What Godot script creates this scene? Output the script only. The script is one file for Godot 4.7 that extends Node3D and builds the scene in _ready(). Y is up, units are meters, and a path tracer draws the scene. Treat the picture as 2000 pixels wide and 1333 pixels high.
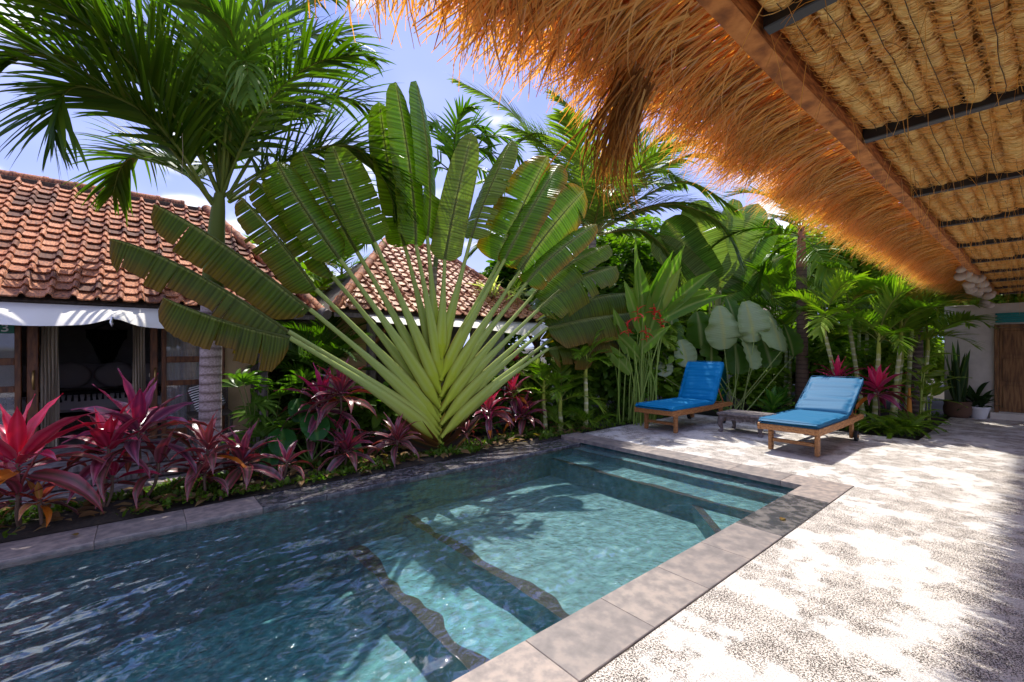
extends Node3D

# World: x runs along the pool away from the viewer, -z towards the houses, y up, metres. The deck lies at y = 0.
var rng := RandomNumberGenerator.new()
var taken := {}
var mats := {}
var tex := {}


# ---------------------------------------------------------------- a small mesh collector
class MB:
	var v := PackedVector3Array()
	var uv := PackedVector2Array()
	var c := PackedColorArray()
	var i := PackedInt32Array()
	var col := Color(1, 1, 1)

	func add(p: Vector3, t := Vector2.ZERO) -> int:
		v.push_back(p)
		uv.push_back(t)
		c.push_back(col)
		return v.size() - 1

	func tri(a: int, b: int, d: int) -> void:
		i.push_back(a)
		i.push_back(b)
		i.push_back(d)

	# four corners anticlockwise as seen from the front
	func quad(a: Vector3, b: Vector3, d: Vector3, e: Vector3, s := Vector2.ONE) -> void:
		var k := add(a, Vector2(0, 0))
		add(b, Vector2(s.x, 0))
		add(d, s)
		add(e, Vector2(0, s.y))
		tri(k, k + 2, k + 1)
		tri(k, k + 3, k + 2)

	func grid(rows: Array, closed := false) -> void:   # rows of points, joined row to row
		var n: int = rows[0].size()
		var k := v.size()
		for r in rows.size():
			for q in n:
				add(rows[r][q], Vector2(float(q) / maxf(n - 1, 1), float(r) / maxf(rows.size() - 1, 1)))
		for r in rows.size() - 1:
			for q in (n if closed else n - 1):
				var a := k + r * n + q
				var b := k + r * n + (q + 1) % n
				tri(a, b, a + n)
				tri(b, b + n, a + n)

	func box(lo: Vector3, hi: Vector3, bev := 0.0, xf := Transform3D()) -> void:
		if bev <= 0.0:
			var p := []
			for k in 8:
				p.push_back(xf * Vector3(hi.x if k & 1 else lo.x, hi.y if k & 2 else lo.y, hi.z if k & 4 else lo.z))
			for f in [[4, 5, 7, 6], [1, 0, 2, 3], [5, 1, 3, 7], [0, 4, 6, 2], [6, 7, 3, 2], [0, 1, 5, 4]]:
				quad(p[f[0]], p[f[1]], p[f[2]], p[f[3]])
			return
		# chamfered: three nested boxes share their corners
		var m := (lo + hi) / 2.0
		var h := (hi - lo) / 2.0
		bev = minf(bev, minf(h.x, minf(h.y, h.z)) * 0.9)
		for ax in 3:
			for s in [-1.0, 1.0]:
				var u := (ax + 1) % 3
				var w := (ax + 2) % 3
				var q := []
				for t in [[-1, -1], [1, -1], [1, 1], [-1, 1]]:
					var o := Vector3.ZERO
					o[ax] = s * h[ax]
					o[u] = t[0] * (h[u] - bev)
					o[w] = t[1] * (h[w] - bev)
					q.push_back(xf * (m + o))
				if s > 0:
					quad(q[0], q[1], q[2], q[3])
				else:
					quad(q[3], q[2], q[1], q[0])
		for ax in 3:   # twelve edges
			var u := (ax + 1) % 3
			var w := (ax + 2) % 3
			for su in [-1.0, 1.0]:
				for sw in [-1.0, 1.0]:
					var q := []
					for t in [[-1, 0], [1, 0], [1, 1], [-1, 1]]:
						var o := Vector3.ZERO
						o[ax] = t[0] * (h[ax] - bev)
						o[u] = su * (h[u] - (bev if t[1] else 0.0))
						o[w] = sw * (h[w] - (0.0 if t[1] else bev))
						q.push_back(xf * (m + o))
					if su * sw < 0:
						quad(q[0], q[1], q[2], q[3])
					else:
						quad(q[3], q[2], q[1], q[0])
		for k in 8:
			var s := Vector3(1 if k & 1 else -1, 1 if k & 2 else -1, 1 if k & 4 else -1)
			var a := xf * (m + s * Vector3(h.x, h.y - bev, h.z - bev))
			var b := xf * (m + s * Vector3(h.x - bev, h.y, h.z - bev))
			var d := xf * (m + s * Vector3(h.x - bev, h.y - bev, h.z))
			var j := add(a)
			add(b)
			add(d)
			if s.x * s.y * s.z > 0:
				tri(j, j + 2, j + 1)
			else:
				tri(j, j + 1, j + 2)

	# a tube through points, with radii; sides round, caps optional
	func tube(pts: Array, radii: Array, sides := 8, cap := true, flat := 1.0) -> void:
		var rows := []
		var ref := Vector3.UP
		var first: Vector3 = (pts[1] - pts[0]).normalized()
		if absf(first.dot(ref)) > 0.9:
			ref = Vector3.RIGHT
		for k in pts.size():
			var d: Vector3 = (pts[mini(k + 1, pts.size() - 1)] - pts[maxi(k - 1, 0)]).normalized()
			var a := d.cross(ref).normalized()
			var b := a.cross(d).normalized()
			ref = b
			var ring := []
			for q in sides:
				var an := TAU * q / sides
				ring.push_back(pts[k] + (a * cos(an) + b * sin(an) * flat) * radii[k])
			rows.push_back(ring)
		grid(rows, true)
		if cap:
			for e in [0, pts.size() - 1]:
				var k := add(pts[e])
				for q in sides:
					add(rows[e][q])
				for q in sides:
					if e == 0:
						tri(k, k + 1 + (q + 1) % sides, k + 1 + q)
					else:
						tri(k, k + 1 + q, k + 1 + (q + 1) % sides)

	func lathe(prof: Array, sides := 20, at := Vector3.ZERO, sq := 0.0) -> void:   # prof: Vector2(radius, height) from the bottom up
		var rows := []
		for p in prof:
			var ring := []
			for q in sides:
				var an := TAU * q / sides
				var k := 1.0
				if sq > 0.0:
					k = 1.0 + sq * (1.0 / maxf(absf(cos(an)), absf(sin(an))) - 1.0)
				ring.push_back(at + Vector3(cos(an) * p.x * k, p.y, sin(an) * p.x * k))
			rows.push_back(ring)
		grid(rows, true)

	func ball(at: Vector3, r: Vector3, n := 10) -> void:
		var prof := []
		for k in n + 1:
			var an := PI * (float(k) / n - 0.5)
			prof.push_back(Vector2(cos(an), sin(an)))
		var rows := []
		for p in prof:
			var ring := []
			for q in n * 2:
				var an := TAU * q / (n * 2)
				ring.push_back(at + Vector3(cos(an) * p.x, p.y, sin(an) * p.x) * r)
			rows.push_back(ring)
		grid(rows, true)

	func mesh(smooth := true) -> ArrayMesh:
		var n := PackedVector3Array()
		if smooth:
			n.resize(v.size())
			for t in range(0, i.size(), 3):
				var a := v[i[t]]
				var m := (v[i[t + 2]] - a).cross(v[i[t + 1]] - a)
				n[i[t]] += m
				n[i[t + 1]] += m
				n[i[t + 2]] += m
			for k in n.size():
				n[k] = n[k].normalized() if n[k].length_squared() > 1e-20 else Vector3.UP
		else:
			var v2 := PackedVector3Array()
			var u2 := PackedVector2Array()
			var c2 := PackedColorArray()
			for t in range(0, i.size(), 3):
				var a := v[i[t]]
				var m := (v[i[t + 2]] - a).cross(v[i[t + 1]] - a).normalized()
				for q in 3:
					v2.push_back(v[i[t + q]])
					u2.push_back(uv[i[t + q]])
					c2.push_back(c[i[t + q]])
					n.push_back(m)
			v = v2
			uv = u2
			c = c2
			i = PackedInt32Array(range(v.size()))
		var a := []
		a.resize(Mesh.ARRAY_MAX)
		a[Mesh.ARRAY_VERTEX] = v
		a[Mesh.ARRAY_NORMAL] = n
		a[Mesh.ARRAY_TEX_UV] = uv
		a[Mesh.ARRAY_COLOR] = c
		a[Mesh.ARRAY_INDEX] = i
		var m := ArrayMesh.new()
		if v.size():
			m.add_surface_from_arrays(Mesh.PRIMITIVE_TRIANGLES, a)
		return m


func numbered(n: String) -> String:
	var k: int = taken.get(n, 0)
	taken[n] = k + 1
	return n if k == 0 else "%s_%03d" % [n, k]


func tag(o: Node, label: String, category: String, group := "") -> Node:
	o.set_meta("label", label)
	o.set_meta("category", category)
	if group:
		o.set_meta("group", group)
	return o


func thing(called: String, label: String, category: String, at := Vector3.ZERO, turn := 0.0, group := "") -> Node3D:
	var o := Node3D.new()
	o.name = numbered(called)
	add_child(o)
	o.position = at
	o.rotation.y = turn
	tag(o, label, category, group)
	return o


func part(called: String, m: Mesh, mat: Material, parent: Node, xf := Transform3D()) -> MeshInstance3D:
	var o := MeshInstance3D.new()
	o.mesh = m
	o.material_override = mat
	o.transform = xf
	if parent == self:
		o.name = numbered(called)
		add_child(o)
	else:
		var names: Dictionary = parent.get_meta("_names") if parent.has_meta("_names") else {}
		var k: int = names.get(called, 0)
		names[called] = k + 1
		parent.set_meta("_names", names)
		o.name = called if k == 0 else "%s_%03d" % [called, k]
		parent.add_child(o, true)
	return o


func struct(called: String, m: Mesh, mat: Material) -> MeshInstance3D:
	var o := part(called, m, mat, self)
	o.set_meta("kind", "structure")
	return o


func lin(r: float, g: float, b: float, a := 1.0) -> Color:
	var c := Color(r, g, b, a).linear_to_srgb()
	c.a = a
	return c


func M(called: String, c: Color, rough := 0.8, vertex := false) -> StandardMaterial3D:   # c is linear
	var m := StandardMaterial3D.new()
	m.resource_name = called
	m.albedo_color = c.linear_to_srgb()
	m.roughness = rough
	m.vertex_color_use_as_albedo = vertex
	mats[called] = m
	return m


# a leaf material: half of the light it does not swallow goes through
func leafm(called: String, c: Color, rough := 0.42, vertex := false, back := Color(0.95, 1.0, 0.45)) -> StandardMaterial3D:
	var m := M(called, c, rough, vertex)
	m.backlight_enabled = true
	m.metallic_specular = 0.32
	m.backlight = back
	return m


func noise(seed_: int, freq: float, oct := 4, kind := FastNoiseLite.TYPE_SIMPLEX_SMOOTH) -> FastNoiseLite:
	var n := FastNoiseLite.new()
	n.seed = seed_
	n.frequency = freq
	n.noise_type = kind
	n.fractal_octaves = oct
	return n


func grey(n: FastNoiseLite, w: int, h: int) -> PackedByteArray:
	var im := n.get_seamless_image(w, h)
	im.convert(Image.FORMAT_L8)
	return im.get_data()


func imtex(w: int, h: int, data: PackedByteArray, rgba := false) -> ImageTexture:
	return ImageTexture.create_from_image(Image.create_from_data(w, h, false, Image.FORMAT_RGBA8 if rgba else Image.FORMAT_RGB8, data))


# a mottled colour map: ramp over noise, by Godot's own code (fast)
func mottle(called: String, seed_: int, freq: float, stops: Array, size := 512, oct := 5, kind := FastNoiseLite.TYPE_SIMPLEX_SMOOTH, sx := 1.0) -> NoiseTexture2D:
	var t := NoiseTexture2D.new()
	t.width = size
	t.height = int(size * sx)
	t.seamless = true
	t.generate_mipmaps = false
	var n := noise(seed_, freq, oct, kind)
	n.fractal_gain = 0.55
	t.noise = n
	var g := Gradient.new()
	var off := PackedFloat32Array()
	var cs := PackedColorArray()
	for s in stops:
		off.push_back(s[0])
		cs.push_back((s[1] as Color).linear_to_srgb())
	g.offsets = off
	g.colors = cs
	t.color_ramp = g
	tex[called] = t
	return t


func bump(m: StandardMaterial3D, t: Texture2D, cm: float) -> void:
	m.heightmap_enabled = true
	m.heightmap_texture = t
	m.heightmap_scale = cm


func tri(m: StandardMaterial3D, s: float, world := true, yz := 0.0) -> void:   # textures by position, s repeats per metre
	m.uv1_triplanar = true
	m.uv1_world_triplanar = world
	m.uv1_scale = Vector3(s, yz if yz > 0 else s, s)


func rnd(a: float, b: float) -> float:
	return rng.randf_range(a, b)


func bez(a: Vector3, b: Vector3, c: Vector3, t: float) -> Vector3:
	return a.lerp(b, t).lerp(b.lerp(c, t), t)


# a smooth run of n points through the given ones
func spline(p: Array, n: int) -> Array:
	var cv := Curve3D.new()
	cv.bake_interval = 0.02
	for k in p.size():
		var t: Vector3 = (p[mini(k + 1, p.size() - 1)] - p[maxi(k - 1, 0)]) / 6.0
		cv.add_point(p[k], -t, t)
	var out := []
	var l := cv.get_baked_length()
	for k in n:
		out.push_back(cv.sample_baked(l * k / (n - 1), true))
	return out


func _ready() -> void:
	rng.seed = 7
	# ---- camera
	var cam := Camera3D.new()
	cam.name = "camera"
	add_child(cam)
	cam.position = Vector3(0, 1.55, 0)
	cam.rotation.y = atan2(0.7685, 0.6398) - PI / 2.0
	cam.near = 0.05
	cam.far = 900.0
	cam.projection = Camera3D.PROJECTION_FRUSTUM
	cam.size = 0.05 * 1333.0 / 870.0
	cam.frustum_offset = Vector2(0, 0.05 * 13.5 / 870.0)
	cam.current = true
	# ---- sky, sun, exposure
	var env := Environment.new()
	env.background_mode = Environment.BG_SKY
	env.sky = Sky.new()
	var pan := PanoramaSkyMaterial.new()
	pan.panorama = sky_picture()
	pan.energy_multiplier = 1.25
	env.sky.sky_material = pan
	env.tonemap_mode = Environment.TONE_MAPPER_LINEAR
	env.tonemap_exposure = EXPOSURE
	env.sdfgi_enabled = true
	env.ssao_enabled = true
	env.ssil_enabled = true
	var we := WorldEnvironment.new()
	we.name = "daylight"
	we.environment = env
	add_child(we)
	var sun := DirectionalLight3D.new()
	sun.name = "sun"
	sun.light_energy = 1.25
	sun.light_color = Color(1.0, 0.985, 0.95)
	sun.light_angular_distance = 0.5
	sun.shadow_enabled = true
	add_child(sun)
	sun.look_at_from_position(Vector3(0.3, 1.0, -0.405), Vector3.ZERO)
	textures()
	materials()
	build_ground()
	build_pool()
	build_pavilion()
	build_house_three()
	build_second_house()
	build_gate_wall()
	build_loungers()
	build_fan_palm()
	build_near_palm()
	build_cordylines()
	build_garden()
	build_details()


const EXPOSURE := 1.75


# The sky all round: lavender blue, paler low down, with scattered fair-weather cloud.
func sky_picture() -> ImageTexture:
	var w := 1536
	var h := 768
	var n := noise(11, 1.0, 5)
	n.fractal_gain = 0.55
	var wide := noise(5, 1.0, 3)
	var im := Image.create(w, h, false, Image.FORMAT_RGBF)
	for y in h:
		var el := (0.5 - (y + 0.5) / h) * PI
		var low := clampf(1.0 - sin(maxf(el, 0.0)), 0.0, 1.0)
		var base := Color(0.145, 0.205, 0.55).lerp(Color(0.33, 0.385, 0.66), pow(low, 2.2))
		if el < 0.0:
			im.fill_rect(Rect2i(0, y, w, 1), Color(0.22, 0.22, 0.19))
			continue
		for x in w:
			var az := ((x + 0.5) / w - 0.5) * TAU
			var d := Vector3(sin(az) * cos(el), sin(el), -cos(az) * cos(el))
			var p := Vector3(d.x, d.y * 1.8, d.z) * 3.2 / (0.35 + d.y)
			var cover := n.get_noise_3dv(p * 0.9) + 0.45 * wide.get_noise_3dv(p * 0.33)
			var k := smoothstep(0.10, 0.50, cover)
			var veil := smoothstep(-0.5, 0.6, wide.get_noise_3dv(p * 0.6 + Vector3(9, 2, 4))) * 0.16
			var c := base.lerp(Color(0.66, 0.67, 0.73), veil)
			im.set_pixel(x, y, c.lerp(Color(0.80, 0.80, 0.82), k))
	return ImageTexture.create_from_image(im)


func textures() -> void:
	# washed-pebble deck: fine pale pebbles with dark gaps
	var s := 1024
	var a := grey(noise(21, 0.13, 2, FastNoiseLite.TYPE_SIMPLEX), s, s)
	var b := grey(noise(22, 0.28, 1, FastNoiseLite.TYPE_SIMPLEX), s, s)
	var w := grey(noise(23, 0.012, 4), s, s)
	var d := PackedByteArray()
	d.resize(s * s * 3)
	var hgt := PackedByteArray()
	hgt.resize(s * s * 3)
	for k in s * s:
		var t := (a[k] * 0.55 + b[k] * 0.55 - 12.0) / 255.0
		var thr := 0.405 + 0.09 * clampf((w[k] / 255.0 - 0.5) * 3.0, -1.0, 1.0)
		var f := clampf((t - thr) / 0.07, 0.0, 1.0)
		var warm := w[(k * 7 + 311) % (s * s)] / 255.0
		d[k * 3] = int(58 + f * (148 + 14 * warm))
		d[k * 3 + 1] = int(52 + f * (147 + 11 * warm))
		d[k * 3 + 2] = int(47 + f * (145 + 7 * warm))
		hgt[k * 3] = int(255 * f)
	tex.pebble = imtex(s, s, d)
	tex.pebble_h = imtex(s, s, hgt)
	# worn milky patches over it: white, with cover in alpha
	var p1 := grey(noise(31, 0.010, 5), 512, 512)
	var p2 := grey(noise(32, 0.05, 4), 512, 512)
	d = PackedByteArray()
	d.resize(512 * 512 * 4)
	for k in 512 * 512:
		var t := (p1[k] * 0.75 + p2[k] * 0.25) / 255.0
		var al := clampf((t - 0.48) / 0.10, 0.0, 1.0) * 0.56
		d[k * 4] = 214
		d[k * 4 + 1] = 209
		d[k * 4 + 2] = 203
		d[k * 4 + 3] = int(255 * al)
	tex.patch = imtex(512, 512, d, true)
	mottle("stone", 41, 0.02, [[0.0, Color(0.13, 0.115, 0.115)], [0.45, Color(0.20, 0.175, 0.17)], [0.62, Color(0.25, 0.215, 0.20)], [1.0, Color(0.31, 0.26, 0.235)]])
	mottle("stone_wet", 42, 0.02, [[0.0, Color(0.035, 0.034, 0.04)], [0.45, Color(0.06, 0.055, 0.06)], [0.6, Color(0.13, 0.115, 0.112)], [1.0, Color(0.20, 0.175, 0.165)]])
	mottle("fine", 43, 0.22, [[0.0, Color(0, 0, 0)], [1.0, Color(1, 1, 1)]], 512, 3)
	mottle("ripple", 44, 0.035, [[0.0, Color(0, 0, 0)], [1.0, Color(1, 1, 1)]], 512, 3)
	mottle("caustic_pooltile", 45, 0.022, [[0.0, Color(0.03, 0.12, 0.13)], [0.45, Color(0.08, 0.24, 0.27)], [0.7, Color(0.13, 0.32, 0.34)], [1.0, Color(0.30, 0.46, 0.42)]], 512, 2, FastNoiseLite.TYPE_CELLULAR)  # stone mottling, with caustic-like light cells painted into the pattern
	mottle("soil", 46, 0.05, [[0.0, Color(0.012, 0.009, 0.006)], [0.5, Color(0.035, 0.025, 0.015)], [1.0, Color(0.07, 0.05, 0.03)]])
	mottle("plaster", 47, 0.012, [[0.0, Color(0.50, 0.47, 0.43)], [0.5, Color(0.56, 0.53, 0.49)], [1.0, Color(0.62, 0.59, 0.55)]])
	mottle("wood", 48, 0.012, [[0.0, Color(0.12, 0.045, 0.012)], [0.4, Color(0.27, 0.105, 0.028)], [0.6, Color(0.38, 0.16, 0.045)], [1.0, Color(0.50, 0.24, 0.08)]], 512, 5, FastNoiseLite.TYPE_SIMPLEX_SMOOTH)
	mottle("oldwood", 49, 0.012, [[0.0, Color(0.06, 0.045, 0.04)], [0.5, Color(0.15, 0.12, 0.11)], [1.0, Color(0.27, 0.22, 0.20)]])
	mottle("clay", 50, 0.03, [[0.0, Color(0.05, 0.028, 0.022)], [0.36, Color(0.14, 0.055, 0.035)], [0.47, Color(0.36, 0.13, 0.055)], [1.0, Color(0.55, 0.25, 0.12)]], 512, 5)
	mottle("straw", 51, 0.05, [[0.0, Color(0.26, 0.10, 0.015)], [0.36, Color(0.62, 0.34, 0.075)], [0.5, Color(0.85, 0.55, 0.17)], [1.0, Color(0.95, 0.75, 0.36)]])
	mottle("bark", 52, 0.02, [[0.0, Color(0.10, 0.08, 0.07)], [0.5, Color(0.22, 0.19, 0.17)], [1.0, Color(0.33, 0.29, 0.27)]])
	mottle("darkbark", 53, 0.03, [[0.0, Color(0.02, 0.014, 0.01)], [0.5, Color(0.07, 0.05, 0.035)], [1.0, Color(0.15, 0.11, 0.08)]])
	mottle("vein", 54, 0.012, [[0.0, Color(0, 0, 0)], [1.0, Color(1, 1, 1)]], 256, 2)


func plain_white() -> ImageTexture:
	var im := Image.create(4, 4, false, Image.FORMAT_RGB8)
	im.fill(Color(1, 1, 1))
	return ImageTexture.create_from_image(im)


func textured(called: String, t: Texture2D, s: float, rough := 0.8, world := true, yz := 0.0) -> StandardMaterial3D:
	var m := M(called, Color(1, 1, 1), rough)
	m.albedo_texture = t
	tri(m, s, world, yz)
	return m


func materials() -> void:
	var m := textured("deck", tex.pebble, 0.42, 0.85)
	m.albedo_color = lin(0.92, 0.90, 0.88)
	bump(m, tex.pebble_h, 0.12)
	m.detail_enabled = true
	m.detail_albedo = tex.patch
	m.detail_blend_mode = BaseMaterial3D.BLEND_MODE_MIX
	m.detail_uv_layer = BaseMaterial3D.DETAIL_UV_2
	m.uv2_triplanar = true
	m.uv2_world_triplanar = true
	m.uv2_scale = Vector3(0.31, 0.31, 0.31)
	for k in 3:
		m = textured("coping%d" % k, tex.stone, [0.7, 0.55, 0.9][k], 0.55)
		m.albedo_color = lin([1.06, 0.9, 1.18][k], [1.0, 0.85, 1.08][k], [0.92, 0.8, 0.98][k])
		m.uv1_offset = Vector3(k * 0.37, k * 0.21, k * 0.53)
		bump(m, tex.fine, 0.06)
		m = textured("wetcoping%d" % k, tex.stone_wet, [0.7, 0.55, 0.9][k], 0.22)
		bump(m, tex.fine, 0.05)
	m = textured("pool", tex.caustic_pooltile, 0.8, 0.6)
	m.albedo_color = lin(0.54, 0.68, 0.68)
	m = textured("pooldeep", tex.caustic_pooltile, 0.8, 0.6)  # deep and middle floors darkened: shade and light lost in water, as colour
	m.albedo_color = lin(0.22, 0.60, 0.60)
	m = textured("poolmid", tex.caustic_pooltile, 0.8, 0.6)
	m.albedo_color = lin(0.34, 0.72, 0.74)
	m = textured("poolwall", tex.caustic_pooltile, 1.1, 0.6)
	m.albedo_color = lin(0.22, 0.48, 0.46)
	m = M("poolband", Color(0.006, 0.008, 0.012), 0.8)
	m = M("water", Color(0.75, 0.95, 0.95), 0.015)
	m.albedo_color.a = 0.0
	m.transparency = BaseMaterial3D.TRANSPARENCY_ALPHA
	m.uv1_triplanar = true
	m.uv1_world_triplanar = true
	m.uv1_scale = Vector3(0.8, 0.8, 0.8)
	bump(m, tex.ripple, 1.2)
	# added mirror film just above the water, strengthening its reflections
	m = M("gleam", Color(0.86, 0.93, 1.0), 0.04)
	m.metallic = 1.0
	m.albedo_texture = plain_white()
	m.albedo_color.a = 0.13
	m.transparency = BaseMaterial3D.TRANSPARENCY_ALPHA
	textured("soil", tex.soil, 0.8, 0.95)
	textured("lawn", tex.soil, 0.5, 0.95)
	m = textured("straw", tex.straw, 3.0, 0.9)
	for k in 3:
		m = textured("bundle%d" % k, tex.straw, 1.0, 0.9)
		m.uv1_scale = Vector3(6.0, 3.0, 0.45)
		m.uv1_offset = Vector3(k * 0.3, k * 0.6, k * 0.1)
		m.albedo_color = lin([1.05, 0.98, 1.1][k], [1.0, 0.9, 1.06][k], [0.95, 0.8, 1.0][k])
		bump(m, tex.straw, 1.6)
	m = leafm("straw_i", Color(1, 1, 1), 0.75, true, Color(1.0, 0.86, 0.5))
	M("twine", Color(0.09, 0.05, 0.025), 0.9)
	textured("beam", tex.wood, 1.2, 0.85, true, 7.0).albedo_color = lin(1.3, 1.1, 0.85)
	M("steel", Color(0.012, 0.012, 0.014), 0.45)
	M("shell", Color(0.44, 0.36, 0.28), 0.8)
	m = textured("plaster", tex.plaster, 0.6, 0.9)
	m.albedo_color = lin(0.98, 0.93, 0.84)
	m = textured("paleplaster", tex.plaster, 0.6, 0.9)
	m.albedo_color = lin(1.1, 1.12, 1.15)
	textured("ochre", tex.plaster, 0.5, 0.9).albedo_color = lin(0.95, 0.72, 0.42)
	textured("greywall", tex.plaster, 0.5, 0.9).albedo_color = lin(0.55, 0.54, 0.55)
	textured("underlay", tex.darkbark, 1.0, 0.95)
	for k in 5:
		m = textured("tile%d" % k, tex.clay, [2.2, 1.7, 2.6, 2.0, 1.4][k], 0.8)
		m.albedo_color = lin([1.35, 1.15, 1.5, 1.3, 0.9][k], [1.3, 1.0, 1.55, 1.2, 0.85][k], [1.2, 0.9, 1.6, 1.05, 0.85][k])
		m.uv1_offset = Vector3(k * 0.37, k * 0.71, k * 0.19)
		bump(m, tex.fine, 0.08)
	for k in 5:  # paler clay: sun glare on the further roof put into the colour
		m = textured("glaretile%d" % k, tex.clay, [2.2, 1.7, 2.6, 2.0, 1.4][k], 0.6)
		m.albedo_color = lin([1.7, 1.5, 1.9, 1.6, 1.2][k], [2.1, 1.7, 2.6, 1.9, 1.3][k], [2.2, 1.6, 3.0, 1.9, 1.3][k])
		bump(m, tex.fine, 0.08)
	for k in 2:
		m = textured("tile%d" % (5 + k), tex.clay, [1.9, 2.4][k], 0.85)
		m.albedo_color = lin([0.55, 0.38][k], [0.5, 0.36][k], [0.5, 0.4][k])
		bump(m, tex.fine, 0.08)
		m = textured("glaretile%d" % (5 + k), tex.clay, [1.9, 2.4][k], 0.85)
		m.albedo_color = lin([1.0, 0.7][k], [1.0, 0.62][k], [1.0, 0.6][k])
	textured("darkstain", tex.darkbark, 2.0, 0.95)
	textured("oldpost", tex.oldwood, 3.0, 0.85, true, 0.7)
	textured("greywood", tex.oldwood, 2.5, 0.75)
	textured("stepboard", tex.oldwood, 0.9, 0.8).albedo_color = lin(1.25, 1.3, 1.35)
	textured("doorwood", tex.wood, 3.0, 0.5, true, 0.6).albedo_color = lin(0.45, 0.36, 0.3)
	textured("darkwood", tex.darkbark, 2.0, 0.6)
	m = textured("olddoor", tex.wood, 3.0, 0.75, true, 0.3)
	m.albedo_color = lin(0.55, 0.62, 0.7)
	textured("teak", tex.wood, 4.0, 0.5, true, 4.0).uv1_scale = Vector3(1.2, 6.0, 6.0)
	m = textured("teak_light", tex.wood, 4.0, 0.55)
	m.uv1_scale = Vector3(1.2, 6.0, 6.0)
	m.albedo_color = lin(1.15, 1.25, 1.4)
	for k in 2:
		m = textured("turquoise%d" % k, tex.plaster, 3.0, 0.8)
		m.albedo_color = lin(0.02 + 0.03 * k, 0.42, 0.42)
	m = M("pane", Color(1, 1, 1), 0.02)
	m.albedo_color.a = 0.08
	m.transparency = BaseMaterial3D.TRANSPARENCY_ALPHA
	M("brass", Color(0.45, 0.28, 0.1), 0.35).metallic = 0.9
	M("chrome", Color(0.6, 0.6, 0.6), 0.25).metallic = 0.9
	for c in [["curtain", Color(0.42, 0.35, 0.26), 0.3], ["cloth", Color(0.78, 0.74, 0.66), 0.35], ["netcloth", Color(0.11, 0.10, 0.085), 0.3]]:
		m = leafm(c[0], c[1], 0.9, false, Color(1, 0.97, 0.9) * c[2])
	M("plategreen", Color(0.01, 0.16, 0.10), 0.4)
	M("whitepaint", Color(0.78, 0.78, 0.78), 0.6)
	M("linen", Color(0.42, 0.38, 0.38), 0.9)
	M("black", Color(0.008, 0.008, 0.009), 0.9)
	M("rubber", Color(0.015, 0.014, 0.013), 0.8)
	for c in [["blue_deep", Color(0.0, 0.185, 0.40)], ["blue_light", Color(0.008, 0.105, 0.215)]]:
		m = M(c[0], c[1], 0.6)
		tri(m, 9.0)
		bump(m, tex.fine, 0.05)
		m.metallic_specular = 0.3
	# black and white weave of the terrace cushion
	var im := Image.create(32, 32, false, Image.FORMAT_RGB8)
	im.fill(Color(0.85, 0.84, 0.82))
	for k in 4:
		im.fill_rect(Rect2i(0, k * 8, 32, 4), Color(0.06, 0.06, 0.06))
	m = M("stripe", Color(1, 1, 1), 0.9)
	m.albedo_texture = ImageTexture.create_from_image(im)
	tri(m, 7.0, false)
	# ---- plants
	m = leafm("leaf", Color(1, 1, 1), 0.5, true)
	m = leafm("fanleaf", Color(1, 1, 1), 0.30, true, Color(0.9, 1.0, 0.45))
	var im2 := Image.create(512, 4, false, Image.FORMAT_RGB8)
	var nz := noise(81, 0.11, 2)
	for x in 512:
		var v := 0.55 + 0.3 * sin(x * TAU / 16.0) + 0.4 * nz.get_noise_1d(x)
		im2.fill_rect(Rect2i(x, 0, 1, 4), Color(v, v, v))
	tex.ribs = ImageTexture.create_from_image(im2)
	m.uv1_scale = Vector3(1.3, 1, 1)
	bump(m, tex.ribs, 0.8)
	var im3 := Image.create(512, 4, false, Image.FORMAT_RGB8)
	for x in 512:
		var v := clampf(0.92 + 0.07 * sin(x * TAU / 16.0) + 0.2 * nz.get_noise_1d(x * 0.7 + 90.0), 0.5, 1.0)
		im3.fill_rect(Rect2i(x, 0, 1, 4), Color(v, v, v))
	m.albedo_texture = ImageTexture.create_from_image(im3)
	m = leafm("palmleaf", Color(1, 1, 1), 0.38, true, Color(0.9, 1.0, 0.4))
	m = leafm("leafinst", Color(1, 1, 1), 0.45, true, Color(0.9, 1.0, 0.4))
	m = leafm("gloss", Color(1, 1, 1), 0.3, true, Color(0.85, 1.0, 0.4))
	m = leafm("waxleaf", Color(1, 1, 1), 0.5, true, Color(0.62, 0.72, 0.25))
	m.uv1_scale = Vector3(0.8, 1, 1)
	bump(m, tex.ribs, 0.5)
	m = leafm("redleaf", Color(1, 1, 1), 0.27, true, Color(0.62, 0.36, 0.28))
	m.metallic_specular = 0.5
	m = leafm("orangeleaf", Color(0.42, 0.12, 0.01), 0.4, false, Color(0.6, 0.25, 0.03))
	m = leafm("limeleaf", Color(0.30, 0.36, 0.12), 0.5)
	m = M("redbract", Color(0.62, 0.02, 0.012), 0.4)
	m = M("stalk", Color(1, 1, 1), 0.55, true)
	m.metallic_specular = 0.25
	m = textured("palmbark", tex.bark, 3.0, 0.9)
	m.albedo_color = lin(2.8, 2.75, 2.8)
	m.vertex_color_use_as_albedo = true
	m = textured("barkmix", tex.bark, 5.0, 0.9)
	m.albedo_color = lin(4.0, 4.0, 4.0)
	m.vertex_color_use_as_albedo = true
	m = textured("rustpot", tex.clay, 6.0, 0.9)
	m.albedo_color = lin(0.4, 0.5, 0.55)
	bump(m, tex.fine, 1.0)
	m = textured("greythatch", tex.oldwood, 3.0, 0.95)
	m.albedo_color = lin(1.6, 1.5, 1.5)


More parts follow.
